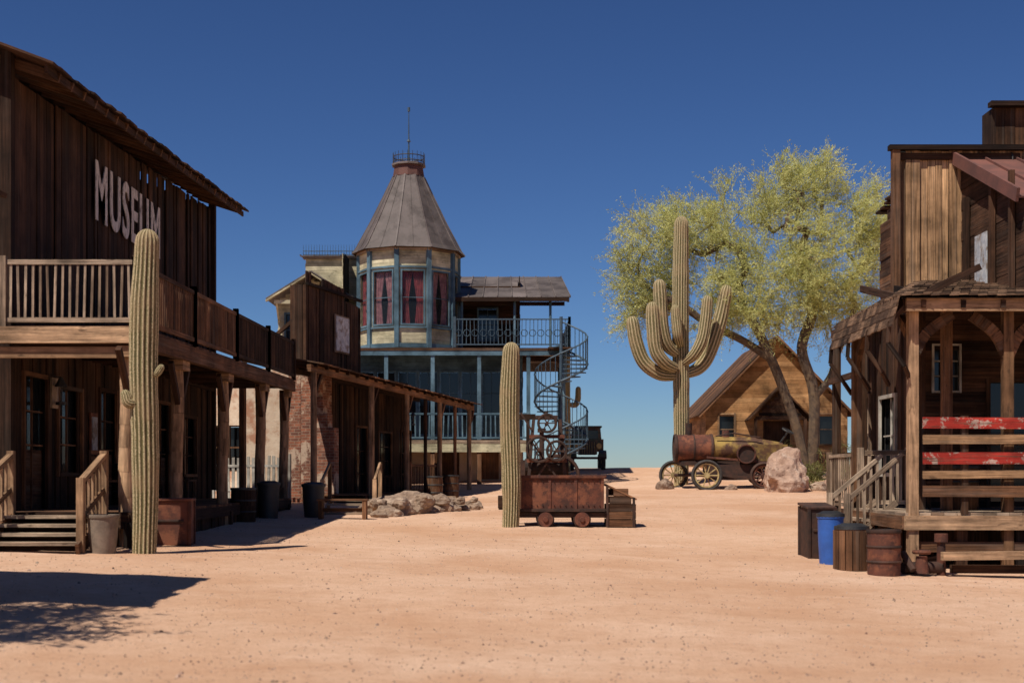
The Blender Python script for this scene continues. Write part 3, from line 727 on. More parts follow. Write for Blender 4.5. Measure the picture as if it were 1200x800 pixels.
# ---------------------------------------------------------------- TOWER HOUSE
th=grp('victorian_tower_house')
TX,TY_=-3.93,52.0;RT=1.88
cor=[]
for k in range(10):
    a=R(-9+36*k);cor.append((math.sin(a),-math.cos(a)))
mb=MB();roofm=MB();cur=MB()
for k in range(10):
    c0=Vector((TX+cor[k][0]*RT,TY_+cor[k][1]*RT,0));c1=Vector((TX+cor[(k+1)%10][0]*RT,TY_+cor[(k+1)%10][1]*RT,0))
    e=c1-c0;W=e.length;ang=math.atan2(e.y,e.x)
    u0,u1=W*.16,W*.84
    planks(mb,(c0.x,c0.y),ang,W,6.35,10.0,.14,False,[(u0,u1,7.15,9.15)],'cream',.025,.002,back='cream')
    window(mb,(c0.x,c0.y),ang,u0,u1,7.18,9.12,'blue',1,2,'cglass',.06,.02)
    dd=e.normalized();nn=Vector((-dd.y,dd.x,0))
    for half in(0,1):
        prev=None;n=14
        for i in range(n+1):
            f=i/n; ub=u0+(u1-u0)*(.5*half+.5*f)
            ue=(u0 if half==0 else u1); um=ue+(ub-ue)*.62
            off=.085+.02*math.sin(i*2.3)
            A=c0+dd*ub+nn*off;Mi=c0+dd*um+nn*off;Bt=c0+dd*(ue+(ub-ue)*.8)+nn*off
            cu_=[(A.x,A.y,9.12),(Mi.x,Mi.y,8.0),(Bt.x,Bt.y,7.18)]
            if prev:
                mt='curtain' if k%2==0 else 'curtain2'
                cur.quad(prev[0],cu_[0],cu_[1],prev[1],mt,.5);cur.quad(prev[1],cu_[1],cu_[2],prev[2],mt,.5)
            prev=cu_
    mb.box((c0.x+cor[k][0]*.01,c0.y+cor[k][1]*.01,8.15),(.17,.17,3.7),R(-9+36*k),'blue')
    mid=(c0+c1)/2
    for z,h,o,mt in((6.38,.16,.06,'blue'),(7.05,.07,.05,'blue'),(9.27,.07,.05,'blue'),(9.95,.12,.08,'wgray'),(6.22,.16,.0,'cream')):
        q=mid-nn*o;mb.box((q.x,q.y,z),(W+2*o*.33,.06,h),ang,mt)
    mb.poly([(TX,TY_,6.2),(c1.x,c1.y,6.2),(c0.x,c0.y,6.2)],'wdark')
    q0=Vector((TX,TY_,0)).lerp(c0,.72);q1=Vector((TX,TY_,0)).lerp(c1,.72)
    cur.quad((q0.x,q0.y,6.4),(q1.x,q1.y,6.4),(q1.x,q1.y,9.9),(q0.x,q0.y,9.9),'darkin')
    prof=[(2.16,9.98),(2.02,10.15),(1.45,11.2),(.98,12.15),(.60,12.95)]
    for (ra,za),(rb_,zb) in zip(prof[:-1],prof[1:]):
        P0=[(TX+cor[j%10][0]*ra,TY_+cor[j%10][1]*ra,za) for j in(k,k+1)];P1=[(TX+cor[j%10][0]*rb_,TY_+cor[j%10][1]*rb_,zb) for j in(k,k+1)]
        rv=.2+.4*random.Random(k).random()
        roofm.quad(P0[0],P0[1],P1[1],P1[0],'metalroof',rv)
        roofm.beam(P0[0],P1[0],.05,.05,'metalroof',.8)
        m0=Vector(P0[0]).lerp(Vector(P0[1]),.5);m1=Vector(P1[0]).lerp(Vector(P1[1]),.5);roofm.beam(m0,m1,.02,.03,'metalroof',.4)
    roofm.poly([(TX,TY_,9.97),(TX+cor[(k+1)%10][0]*2.16,TY_+cor[(k+1)%10][1]*2.16,9.97),(TX+cor[k][0]*2.16,TY_+cor[k][1]*2.16,9.97)],'wmid',.5)
roofm.cyl((TX,TY_,12.93),(TX,TY_,13.35),.62,.55,10,'redroof',.1);roofm.cyl((TX,TY_,13.35),(TX,TY_,13.42),.66,.66,10,'metalroof')
for k in range(20):
    a=R(18*k);x,y=TX+.6*math.cos(a),TY_+.6*math.sin(a);roofm.cyl((x,y,13.4),(x,y,13.85),.014,.008,4,'iron');
for z in(13.5,13.7): roofm.ring((TX,TY_,z),(0,0,1),.6,.012,20,4,'iron')
roofm.cyl((TX,TY_,13.4),(TX,TY_,15.55),.035,.012,8,'blueiron');roofm.cyl((TX,TY_,14.3),(TX,TY_,14.4),.08,.03,8,'blueiron');roofm.cyl((TX,TY_,15.45),(TX,TY_,15.6),.05,.05,8,'blueiron')
mb.obj('tower_walls',th);roofm.obj('tower_roof',th);cur.obj('curtains',th,smooth=True)
mb=MB()
gz=gh(-4,51)
fy=51.8
hl=[(.5+i*.8,1.15+i*.8,3.15,5.5) for i in range(7)]
planks(mb,(-6.4,fy),0,6.8,2.85,6.3,.16,False,hl,'blue',.025,.003)  # lower wall in darker blue-grey, the balcony's shade put into its colour
for h in hl: window(mb,(-6.4,fy),0,h[0],h[1],h[2],h[3],'blue',2,3)
mb.box((-3.0,fy+.1,(gz+2.85)/2-.1),(6.8,.2,2.85-gz+.4),None,'tan')
for x in(-5.6,-4.2,-2.4,-.9): mb.box((x,fy-.02,gz+.95),(.8,.08,1.6),None,'wmid');
planks(mb,(.4,fy),R(90),4,gz-.2,6.3,.18,False,(),'wmid')
planks(mb,(-6.4,55.6),R(-90),4,gz-.2,10,.16,False,(),'cream')
mb.box((-2.9,50.75,2.83),(7.2,1.8,.12),None,'wgray')
for x in(-6.3,-4.6,-2.9,-1.2,.6): mb.box((x,49.95,4.5),(.14,.14,3.3),None,'blue');mb.box((x,49.95,(gz+2.8)/2),(.16,.16,2.8-gz+.2),None,'wmid')
railing(mb,(-6.3,49.9,2.9),(.6,49.9,2.9),.95,.17,.045,'blue')
mb.box((-2.9,49.86,2.6),(7.2,.05,.3),None,'cream',.5)
mb.beam((-6.4,49.9,6.08),(2.1,49.9,6.08),.12,.2,'blue')
mb.box((-2.15,50.8,6.2),(8.5,1.95,.1),None,'wmid')
planks(mb,(-2.2,53.4),0,2.5,6.3,9.0,.2,False,[(.9,1.6,6.9,8.1)],'wdark',.03,.004)
window(mb,(-2.2,53.4),0,.9,1.6,6.9,8.1,'blue',2,2)
planks(mb,(.3,53.4),R(90),2.4,6.3,9.4,.2,False,(),'wdark')
planks(mb,(-2.2,56.3),R(-90),1.4,6.3,9.4,.2,False,(),'cream')
mb.box((-.05,54.1,6.2),(4.3,4.4,.12),None,'wmid')
mb.box((-.05,54.1,6.0),(4.2,4.2,.25),None,'wdark')
mb.obj('house_walls',th)
mb=MB()
metal_roof(mb,(-2.2,51.3,8.3),(2.2,51.3,8.3),(2.0,56,9.75),(-2.1,56,9.75),.55)
mb.box((0,51.34,8.22),(4.3,.08,.16),None,'wdark');mb.beam((2.12,51.4,8.2),(1.95,55.9,9.62),.08,.16,'wmid')
mb.box((-.0,51.9,8.12),(4.0,.1,.14),None,'wdark')
for x in(-1.9,.1,1.45): mb.cyl((x,51.6,6.25),(x,51.6,8.2),.05,.05,8,'blue')
mb.obj('wing_roof',th)
mb=MB()
railing(mb,(-2.1,49.9,6.3),(2.1,49.9,6.3),1.0,.14,.025,'blueiron',th=.025,rw=.045);railing(mb,(2.1,49.9,6.3),(2.1,55.5,6.3),1.0,.14,.025,'blueiron',th=.025,rw=.045)
for i in range(14): mb.ring((-1.95+i*.3,49.89,6.8),(0,1,0),.12,.014,12,4,'blueiron')
mb.cyl((1.9,50.3,gz-.1),(1.9,50.3,6.1),.07,.07,8,'blue');mb.cyl((1.9,54.5,gz-.1),(1.9,54.5,6.1),.07,.07,8,'blue')
mb.obj('iron_balcony_rail',th)
mb=MB()
planks(mb,(-8.0,53),0,2.3,4,10,.15,False,(),'cream',.03,.004)
planks(mb,(-8.0,57),R(-90),4,4,10,.15,False,(),'cream')
mb.box((-6.85,53.0,10.05),(2.5,.3,.12),None,'wgray')
planks(mb,(-9.0,52.6),0,2.3,2,8.4,.15,False,[(.3,.9,6.6,7.8)],'cream',.03,.004,top=lambda u:8.2+.95*max(0,1-abs(u-1.3)/1.5))
window(mb,(-9.0,52.6),0,.3,.9,6.6,7.8,'blue',2,2)
planks(mb,(-9.0,56),R(-90),3.4,2,8.2,.15,False,(),'cream')
pk=(-7.65,9.35);le=(-9.35,8.3);re=(-6.05,8.35)
fyh=51.9
metal_roof(mb,(le[0],fyh,le[1]),(le[0],56,le[1]),(pk[0],56,pk[1]),(pk[0],fyh,pk[1]),.5)
metal_roof(mb,(re[0],56,re[1]),(re[0],fyh,re[1]),(pk[0],fyh,pk[1]),(pk[0],56,pk[1]),.5)
mb.beam((le[0],fyh-.04,le[1]-.08),(pk[0],fyh-.04,pk[1]-.08),.05,.2,'cream',up=(0,1,0));mb.beam((re[0],fyh-.04,re[1]-.08),(pk[0],fyh-.04,pk[1]-.08),.05,.2,'cream',up=(0,1,0))
mb.beam((le[0]+.3,fyh+.05,8.2),(re[0]-.3,fyh+.05,8.2),.06,.14,'cream')
mb.beam((le[0]+.4,fyh+.05,8.15),(le[0]+.4,52.5,7.5),.08,.08,'cream')
metal_roof(mb,(-8.2,52.8,10.1),(-5.6,52.8,10.1),(-5.6,56,10.35),(-8.2,56,10.35),.5)
for i in range(24):
    x=-8.1+i*.105;mb.cyl((x,53,10.1),(x,53,10.55),.012,.005,4,'blueiron')
mb.beam((-8.1,53,10.3),(-5.7,53,10.3),.02,.03,'blueiron');mb.beam((-8.1,53,10.16),(-5.7,53,10.16),.02,.03,'blueiron')
mb.obj('cream_annex',th)
sp=grp('spiral_staircase');mb=MB();cx,cy=1.75,48.7;rO=.95;z1=6.25;zg=gh(cx,cy);z0=zg
n=30;turn=1.9*2*math.pi;a0=R(90)
mb.cyl((cx,cy,zg-.1),(cx,cy,z1+1),.06,.06,10,'blueiron');hr=[];st_=[]
for i in range(n+1):
    t=i/n;a=a0-turn*(1-t);z=z0+(z1-z0)*t;c_,s_=math.cos(a),math.sin(a)
    a2=a+turn/n*1.05
    vs=[(cx,cy,z),(cx+rO*c_,cy+rO*s_,z),(cx+rO*math.cos(a2),cy+rO*math.sin(a2),z)]
    mb.add(vs+[(p[0],p[1],p[2]-.04) for p in vs],[(0,1,2),(5,4,3),(1,4,5,2),(0,3,4,1),(2,5,3,0)],[[(0,0)]*3,[(0,0)]*3,[(0,0)]*4,[(0,0)]*4,[(0,0)]*4],'blueiron')
    for k in(0,.5):
        aa=a+turn/n*k;zz=z+(z1-z0)/n*k;mb.cyl((cx+rO*math.cos(aa),cy+rO*math.sin(aa),zz),(cx+rO*math.cos(aa),cy+rO*math.sin(aa),zz+.95),.013,.013,4,'blueiron',None,False)
    hr.append((cx+rO*c_,cy+rO*s_,z+.95));st_.append((cx+rO*c_,cy+rO*s_,z-.02))
mb.tube(hr,.03,6,'blueiron');mb.tube(st_,.04,6,'blueiron')
mb.box((1.75,49.65,6.2),(.9,.7,.06),None,'wmid')
mb.obj('stairs',sp)
# ---------------------------------------------------------------- ore cart
oc=grp('ore_cart');mb=MB();z0=gh(1,28)
x0,x1=.2,1.85;yb0,yb1=27.65,28.6;zb,zt=.83,1.53
mb.box(((x0+x1)/2,yb0,(zb+zt)/2),(x1-x0,.03,zt-zb),None,'rust',.5);mb.box(((x0+x1)/2,yb1,(zb+zt)/2),(x1-x0,.03,zt-zb),None,'rust')
for x in(x0,x1): mb.box((x,(yb0+yb1)/2,(zb+zt)/2),(.03,yb1-yb0-.04,zt-zb),None,'rust')
mb.box(((x0+x1)/2,(yb0+yb1)/2,zb+.03),(x1-x0-.04,yb1-yb0-.04,.03),None,'rust2')
for (a,b) in(((x0-.04,yb0-.03),(x1+.04,yb0-.03)),((x0-.04,yb1+.03),(x1+.04,yb1+.03)),((x0-.03,yb0),(x0-.03,yb1)),((x1+.03,yb0),(x1+.03,yb1))):
    mb.beam((a[0],a[1],zt),(b[0],b[1],zt),.06,.06,'rust',.2);mb.beam((a[0],a[1],zb+.02),(b[0],b[1],zb+.02),.04,.06,'rust2',.4)
for x in(x0+.02,x0+.56,x1-.56,x1-.02): mb.box((x,yb0-.025,(zb+zt)/2),(.06,.02,zt-zb-.06),None,'rust',.8)
for i in range(14):
    for z in(zb+.12,zt-.1): mb.cyl((x0+.08+i*.115,yb0-.04,z),(x0+.08+i*.115,yb0,z),.012,.014,6,'rust2')
for y in(27.75,28.5): mb.beam((x0-.15,y,.75),(x1+.1,y,.75),.08,.1,'rust2')
for x in(.68,1.42):
    mb.cyl((x,27.6,z0+.14),(x,28.65,z0+.14),.03,.03,8,'rust2')
    for y in(27.62,28.6): mb.cyl((x,y-.04,z0+.14),(x,y+.03,z0+.14),.15,.15,20,'rust');mb.cyl((x,y+.03,z0+.14),(x,y+.05,z0+.14),.18,.18,20,'rust2');mb.cyl((x,y-.07,z0+.14),(x,y-.03,z0+.14),.05,.06,10,'rust')
mb.beam((x0-.35,28.1,.72),(x0,28.1,.75),.06,.05,'rust2')
mb.obj('cart_body',oc,bevel=.004)
cr=grp('wooden_chute_box');mb=MB();z=gh(2.1,28)
for k in range(5):
    zz=z+.08+k*.155
    mb.box((2.2,27.7,zz),(.56 if k<3 else .44-.16*(k-3),.03,.145),None,'wmid');mb.box((2.2,28.4,zz),(.56 if k<3 else .44,.03,.145),None,'wmid')
mb.beam((1.9,28.05,z+.86),(2.53,28.05,z+.56),.75,.03,'wmid',.9)
for k in range(3): mb.box((2.5,28.05,z+.08+k*.155),(.03,.7,.145),None,'wmid')
mb.box((1.93,27.68,z+.42),(.05,.04,.84),None,'rust2');mb.box((2.47,27.68,z+.3),(.05,.04,.6),None,'rust2')
mb.obj('box_boards',cr)
mc=grp('rusty_mining_hoist');mb=MB();z=gh(.8,31.6);y=31.6
for x in(.3,1.3):
    for yy in(y-.4,y+.4): mb.beam((x,yy,z-.05),(.8+(x-.8)*.6,y+(yy-y)*.6,2.85),.07,.07,'rust2')
for zz in(1.3,1.9,2.45): mb.beam((.25+(zz-1)*.1,y-.4,zz),(1.35-(zz-1)*.1,y-.4,zz),.06,.08,'rust')
mb.beam((.35,y-.4,1.2),(1.2,y-.35,2.4),.04,.04,'rust2');mb.beam((1.25,y-.4,1.2),(.4,y-.35,2.4),.04,.04,'rust2')
for (x,zz,r) in((.62,2.15,.28),(1.02,2.12,.22),(.8,2.75,.2)):
    mb.ring((x,y-.5,zz),(0,1,0),r,.03,24,6,'rust2');mb.cyl((x,y-.56,zz),(x,y+.3,zz),.04,.04,8,'rust2')
    for k in range(6): a=k*math.pi/3;mb.beam((x,y-.5,zz),(x+r*math.cos(a),y-.5,zz+r*math.sin(a)),.025,.025,'rust2')
mb.cyl((.3,y,1.75),(1.3,y,1.75),.2,.2,16,'rust2');mb.box((.8,y,2.9),(.5,.5,.08),None,'rust2');mb.cyl((.8,y,2.9),(.8,y,3.05),.05,.03,8,'rust2')
mb.box((.8,y,1.05),(1.3,1.0,.14),None,'wmid')
mb.beam((.45,y-.3,2.6),(.2,y-.3,3.0),.04,.04,'rust2')
mb.obj('hoist_frame',mc)
# old stamp-mill engine behind the hoist
en=grp('rusty_mill_engine');mb=MB();z=gh(.6,34.5);y=34.5
mb.box((.6,y,z+.15),(1.9,1.1,.3),None,'wdark');mb.box((.2,y,z+.75),(.6,.7,.9),None,'rust2');mb.cyl((.3,y,z+.75),(1.4,y,z+.75),.26,.26,18,'rust2')
for x in(-.2,.1,.4): mb.box((x,y+.2,z+1.25),(.08,.08,2.2),None,'wdark')
mb.beam((-.3,y+.2,z+2.3),(.6,y+.2,z+2.3),.1,.14,'wdark')
mb.ring((1.15,y-.6,z+.8),(0,1,0),.5,.045,30,6,'rust2');mb.cyl((1.15,y-.7,z+.8),(1.15,y+.5,z+.8),.05,.05,8,'rust2')
for k in range(6):
    a=k*math.pi/3+.3;mb.beam((1.15,y-.6,z+.8),(1.15+.5*math.cos(a),y-.6,z+.8+.5*math.sin(a)),.04,.03,'rust2')
mb.cyl((.75,y,z+1.0),(.75,y,z+1.9),.07,.06,10,'rust2');mb.cyl((.75,y,z+1.9),(.75,y,z+2.0),.11,.11,10,'rust2')
mb.obj('engine_body',en)
# ---------------------------------------------------------------- wheels / tractor
def wheel(mb,c,r,w,spm,rim,nsp=10,ax=(0,1,0)):
    c=Vector(c);ax=Vector(ax).normalized()
    u=Vector((0,0,1));a=u.cross(ax).normalized()
    mb.ring(c,ax,r-.05,.055,32,8,rim);mb.ring(c,ax,r-.13,.03,32,6,spm,.9)
    mb.cyl(c-ax*w,c+ax*w,.09,.09,12,spm)
    for k in range(nsp):
        t=2*math.pi*k/nsp;o=a*math.cos(t)+u*math.sin(t);mb.cyl(c+o*.07,c+o*(r-.12),.022,.022,5,spm,.8,False)
tr=grp('antique_steam_tractor');mb=MB()
zz=gh(6.2,46)
def hb(t,m,x0,x1,y,z,r0,r1): mb.cyl((x0,y,z),(x1,y,z),r0,r1,26,m)
hb(0,'rust',5.5,6.75,46,2.5,.46,.46);mb.ring((5.5,46,2.5),(1,0,0),.46,.035,26,6,'rust2');mb.ring((6.1,46,2.5),(1,0,0),.465,.02,26,6,'rust2');mb.ring((6.7,46,2.5),(1,0,0),.47,.03,26,6,'rust2')
mb.cyl((5.44,46,2.5),(5.5,46,2.5),.2,.4,20,'rust2')
hb(0,'yrust',6.75,8.2,46,2.48,.42,.40);hb(0,'yrust',8.2,9.1,46,2.45,.40,.25)
mb.box((8.6,46,2.35),(1.2,.9,.55),None,'yrust');mb.box((7.4,46,2.0),(3.6,.6,.14),None,'rust2')
mb.cyl((5.95,46,2.9),(5.95,46,3.35),.1,.12,12,'rust2');mb.cyl((7.2,46,2.85),(7.2,46,3.1),.14,.12,12,'rust')
mb.beam((6.5,45.6,2.2),(8.8,45.5,2.0),.05,.07,'rust');mb.cyl((7.8,45.55,2.3),(7.8,45.45,2.3),.3,.3,20,'rust2');mb.ring((7.8,45.42,2.3),(0,1,0),.3,.03,24,6,'rust')
mb.box((7.3,45.8,1.7),(1.5,.5,.5),None,'rust2');mb.beam((6.9,45.5,1.6),(8.3,45.4,1.5),.06,.06,'rust2')
mb.tube([(6.8,45.6,2.9),(7.4,45.55,3.0),(8.3,45.6,2.85)],.025,6,'rust2')
wheel(mb,(5.55,46.9,zz+.46),.5,.1,'yellow','tyre');wheel(mb,(6.45,45.2,zz+.44),.52,.1,'yellow','tyre')
wheel(mb,(8.35,45.3,gh(8.35,45.3)+.42),.46,.1,'rust','rust2');wheel(mb,(8.5,46.8,gh(8.5,46.8)+.5),.5,.1,'rust','rust2')
mb.cyl((5.55,46.9,zz+.46),(6.45,45.2,zz+.44),.05,.05,8,'rust2');mb.cyl((8.35,45.2,1.6),(8.5,46.8,1.65),.05,.05,8,'rust2')
mb.cyl((8.9,46,2.5),(9.25,45.8,3.05),.03,.03,6,'iron');mb.ring((9.25,45.8,3.08),(.5,-.3,1),.2,.02,20,5,'iron')
mb.box((9.2,46,1.9),(.5,.8,.08),None,'rust2')
mb.obj('tractor_body',tr,smooth=True)
rock('boulder',(8.72,43.4,gh(8.7,43.4)+.42),(1.22,.9,.98),7.3,'rock',5)
rock('rock',(5.2,46.2,gh(5.2,46.2)+.1),(.35,.3,.28),3.3,'rock2',3);rock('rock',(9.9,44,gh(9.9,44)+.1),(.35,.3,.25),5.1,'rock2',3);rock('rock',(10.6,45,gh(10.6,45)+.12),(.4,.3,.3),6.6,'rock',3)
rock('rock',(7.2,44.9,gh(7.2,44.9)+.05),(.25,.2,.16),9.3,'rock2',3);rock('rock',(9.6,38,gh(9.6,38)+.05),(.3,.2,.16),9.9,'rock2',3);rock('rock',(10.8,41,gh(10.8,41)+.1),(.4,.3,.3),4.4,'rock',3)
# ---------------------------------------------------------------- old truck
tk=grp('old_truck');mb=MB();x,y=3.15,57.0;z=gh(x,y)
mb.box((x,y+.1,z+.95),(.75,1.3,.6),None,'green');mb.box((x,y-.56,z+.92),(.6,.06,.55),None,'iron')
for i in range(6): mb.box((x-.25+i*.1,y-.6,z+.92),(.02,.03,.5),None,'yellow')
mb.box((x,y+1.3,z+1.35),(1.35,1.1,.9),None,'green',taper=.88);mb.box((x,y+.78,z+1.5),(1.0,.04,.38),None,'glass');mb.box((x,y+1.3,z+1.84),(1.3,1.2,.08),None,'green')
mb.box((x,y+3,z+1.1),(1.6,2.2,.5),None,'wmid')
for sx in(-1,1):
    wheel(mb,(x+sx*.65,y-.1,z+.36),.38,.08,'yellow','tyre',8,(1,0,0));wheel(mb,(x+sx*.7,y+2.8,z+.36),.38,.08,'yellow','tyre',8,(1,0,0))
    for k in range(7):
        a=R(15+k*25);b_=R(15+(k+1)*25);mb.beam((x+sx*.62,y-.1-.46*math.cos(a),z+.36+.46*math.sin(a)),(x+sx*.62,y-.1-.46*math.cos(b_),z+.36+.46*math.sin(b_)),.3,.03,'green')
    mb.cyl((x+sx*.45,y-.68,z+1.0),(x+sx*.45,y-.5,z+1.0),.12,.08,14,'yellow')
mb.box((x,y-.75,z+.5),(1.5,.06,.1),None,'rust2')
mb.obj('truck_body',tk,bevel=.015)
# ---------------------------------------------------------------- chapel
ch=grp('wooden_chapel');mb=MB();cx,cy=10.85,56.0;hw=2.9;zb=1.7;ze=4.3;zp=7.25
planks(mb,(cx-hw,cy),0,2*hw,zb,ze,.19,False,[(hw-.55,hw+.55,1.7,3.9),(.55,1.15,2.9,4.1),(2*hw-1.15,2*hw-.55,2.9,4.1)],'chapel',.03,.006,top=lambda u:ze+(zp-ze)*(1-abs(u-hw)/hw))
window(mb,(cx-hw,cy),0,.55,1.15,2.9,4.1,'wlit',1,2);window(mb,(cx-hw,cy),0,2*hw-1.15,2*hw-.55,2.9,4.1,'wlit',1,2)
mb.box((cx,cy+.12,2.9),(1.1,.05,2.2),None,'wdark',.8)
planks(mb,(cx-hw,cy+8),R(-90),8,zb,ze,.19,False,(),'chapel');planks(mb,(cx+hw,cy),R(90),8,zb,ze,.19,False,(),'chapel')
planks(mb,(cx+hw,cy+8),R(180),2*hw,zb,ze,.19,False,(),'chapel',top=lambda u:ze+(zp-ze)*(1-abs(u-hw)/hw))
mb.obj('plank_walls',ch)
mb=MB()
ov=.3;sl=(zp-ze)/hw
for s in(-1,1):
    a=(cx+s*(hw+ov),cy-.2,ze-ov*sl+.08);b_=(cx+s*(hw+ov),cy+8.3,ze-ov*sl+.08);c_=(cx,cy+8.3,zp+.08);d_=(cx,cy-.2,zp+.08)
    if s<0: a,b_,c_,d_=b_,a,d_,c_
    roof_boards(mb,a,b_,c_,d_,.3,'wmid',.05,.03)
    mb.beam((cx+s*(hw+ov),cy-.22,ze-ov*sl),(cx,cy-.22,zp),.05,.2,'wmid',.9,up=(0,1,0))
hz=5.2;hh=3.95;w2=1.15
for s in(-1,1):
    mb.beam((cx+s*(w2+.15),cy-.9,hh-.1),(cx,cy-.9,hz),.06,.14,'wmid',up=(0,1,0))
    a=(cx+s*(w2+.15),cy-.9,hh-.1);b_=(cx+s*(w2+.15),cy,hh-.1);roof_boards(mb,a,b_,(cx,cy,hz),(cx,cy-.9,hz),.2,'wdark',.04,.02)
    mb.box((cx+s*1.0,cy-.8,2.8),(.12,.12,2.2),None,'wmid')
planks(mb,(cx-1.0,cy-.8),0,2.0,3.85,5.0,.15,False,(),'wdark',.03,.004,top=lambda u:3.95+1.0*(1-abs(u-1)/1.0))
mb.obj('roof_and_hood',ch)
mb=MB()
railing(mb,(7.6,54,gh(7.6,54)),(9.6,54,gh(9.6,54)),.75,.2,.06,'wmid');railing(mb,(11.8,54,gh(11.8,54)),(14,54,gh(14,54)),.75,.2,.06,'wmid')
fz=grp('low_wooden_fence');mb.obj('rails',fz)
# ---------------------------------------------------------------- RIGHT BUILDING
rb=grp('two_storey_wooden_store');mb=MB()
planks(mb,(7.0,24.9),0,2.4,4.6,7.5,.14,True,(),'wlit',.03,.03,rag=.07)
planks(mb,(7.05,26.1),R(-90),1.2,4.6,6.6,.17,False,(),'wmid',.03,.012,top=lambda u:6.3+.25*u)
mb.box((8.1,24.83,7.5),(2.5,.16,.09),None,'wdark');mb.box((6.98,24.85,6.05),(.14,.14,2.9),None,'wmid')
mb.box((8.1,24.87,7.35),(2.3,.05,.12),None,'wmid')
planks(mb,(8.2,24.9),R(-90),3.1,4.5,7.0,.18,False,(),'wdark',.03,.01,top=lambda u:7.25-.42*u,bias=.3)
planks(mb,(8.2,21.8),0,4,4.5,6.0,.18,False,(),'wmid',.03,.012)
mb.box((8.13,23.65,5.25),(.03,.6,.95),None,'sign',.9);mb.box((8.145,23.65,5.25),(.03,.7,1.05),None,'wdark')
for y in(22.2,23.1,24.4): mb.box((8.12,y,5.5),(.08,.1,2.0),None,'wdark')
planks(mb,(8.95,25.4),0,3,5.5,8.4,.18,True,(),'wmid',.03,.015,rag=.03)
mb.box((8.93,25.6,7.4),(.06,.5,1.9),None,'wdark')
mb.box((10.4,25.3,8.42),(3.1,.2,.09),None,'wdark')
planks(mb,(7.1,24.3),0,5,.9,4.5,.18,False,[(.4,.85,3.05,3.85),(1.4,2.3,1,3.2)],'wdark',.03,.012,bias=.1)  # ground-floor walls in the dark wood, porch shade painted into their colour
window(mb,(7.1,24.3),0,.4,.85,3.05,3.85,'white',3,3,t=.035);window(mb,(7.1,24.3),0,1.4,2.3,1.0,3.2,'wmid',1,2)
planks(mb,(7.1,28.4),R(-90),4.1,.9,4.6,.2,True,[(.6,1.4,1,3.1),(2.2,3.2,1.6,3)],'wdark',.03,.015,bias=.1)
window(mb,(7.1,28.4),R(-90),.6,1.4,1,3.1,'wgray',2,3);window(mb,(7.1,28.4),R(-90),2.2,3.2,1.6,3,'white',2,2)
planks(mb,(12,21.8),R(90),6.6,.2,8,.25,True,(),'wmid');planks(mb,(12,28.4),R(180),4.9,.5,4.9,.25,True,(),'wmid')
mb.obj('plank_walls',rb)
mb=MB()
metal_roof(mb,(8.05,21.7,5.98),(12,21.7,5.98),(12,25.0,7.36),(8.05,25.0,7.36),.5,'redroof')
mb.beam((8.04,21.7,6.0),(8.04,25.0,7.38),.05,.22,'redroof',.9)
roof_boards(mb,(7.0,26.2,6.55),(7.0,24.95,6.75),(9,24.95,6.8),(9,26.2,6.6),.25,'wdark',.04,.05)
shingles(mb,(6.7,26.1,4.6),(6.7,28.6,4.6),(7.6,28.6,5.0),(7.6,26.1,5.0),6)
shingles(mb,(5.85,20.5,4.22),(12,20.5,4.22),(12,24.3,5.0),(7.3,24.3,5.0),9,rag=.015)
shingles(mb,(5.85,24.5,4.22),(5.85,20.5,4.22),(7.3,24.3,5.0),(7.3,24.6,5.0),7,rag=.015)
mb.beam((5.95,20.62,4.12),(12,20.62,4.12),.08,.2,'log',.5);mb.beam((5.97,20.7,4.12),(5.97,24.5,4.12),.08,.18,'wdark')
for i in range(10): mb.beam((6.2+i*.6,20.55,4.12),(6.2+i*.6,24.2,4.85),.07,.12,'wdark')
for i in range(6): mb.beam((5.88,21+i*.62,4.1),(7.2,21+i*.62,4.75),.07,.1,'wdark')
for r_ in range(3):
    for i in range(20):
        y=20.6+i*.2
        mb.box((5.80-.035*r_,y,4.18-.15*r_+random.uniform(-.008,.008)),(.022,.19,.19),Matrix.Rotation(.28,3,'Y'),'shingle')
for j in range(4):
    pts=[(5.95,20.7+j*1.25,4.1),(5.72,20.7+j*1.25,3.85),(5.7,20.7+j*1.25,3.55),(5.95,20.7+j*1.25,3.2),(6.1,20.9+j*1.2,3.0)]
    for a,b_ in zip(pts[:-1],pts[1:]): mb.beam(a,b_,.05,.06,'wdark')
mb.beam((6.72,26.1,4.5),(6.72,28.6,4.5),.08,.16,'wmid');mb.beam((6.7,26.1,4.5),(7.3,26.1,4.75),.08,.14,'wmid')
mb.beam((6.62,26.3,3.5),(6.62,28.5,3.5),.06,.12,'wdark')
mb.obj('roofs',rb)
mb=MB()
for (x,y,tpz) in((6.13,20.9,4.1),(6.13,24.3,4.1),(9.0,20.9,4.1),(6.75,26.3,4.5),(6.75,28.4,4.5),(6.75,22.6,4.4),(7.6,20.95,4.1),(7.0,22.0,4.4)):
    mb.box((x,y,(gh(x,y)+tpz)/2-.05),(.15,.15,tpz-gh(x,y)+.1),None,'log' if y<21 else 'wmid')
for (x,y,dx,dy) in((6.13,20.9,.6,0),(6.13,20.9,0,.6),(6.13,24.3,0,-.6),(7.6,20.95,.55,0),(7.6,20.95,-.55,0),(6.75,26.3,0,.5)):
    pts=catmull([(x,y,3.35),(x+dx*.35,y+dy*.35,3.72),(x+dx,y+dy,4.0)],3)
    for a,b_ in zip(pts[:-1],pts[1:]): mb.beam(a,b_,.09,.16,'wmid')
for i in range(30): mb.box((6.1+i*.2,22.6,.95),(.19,3.5,.05),None,'wgray')
for i in range(18): mb.box((6.85,24.5+i*.22,.97),(.6,.21,.05),None,'wgray')
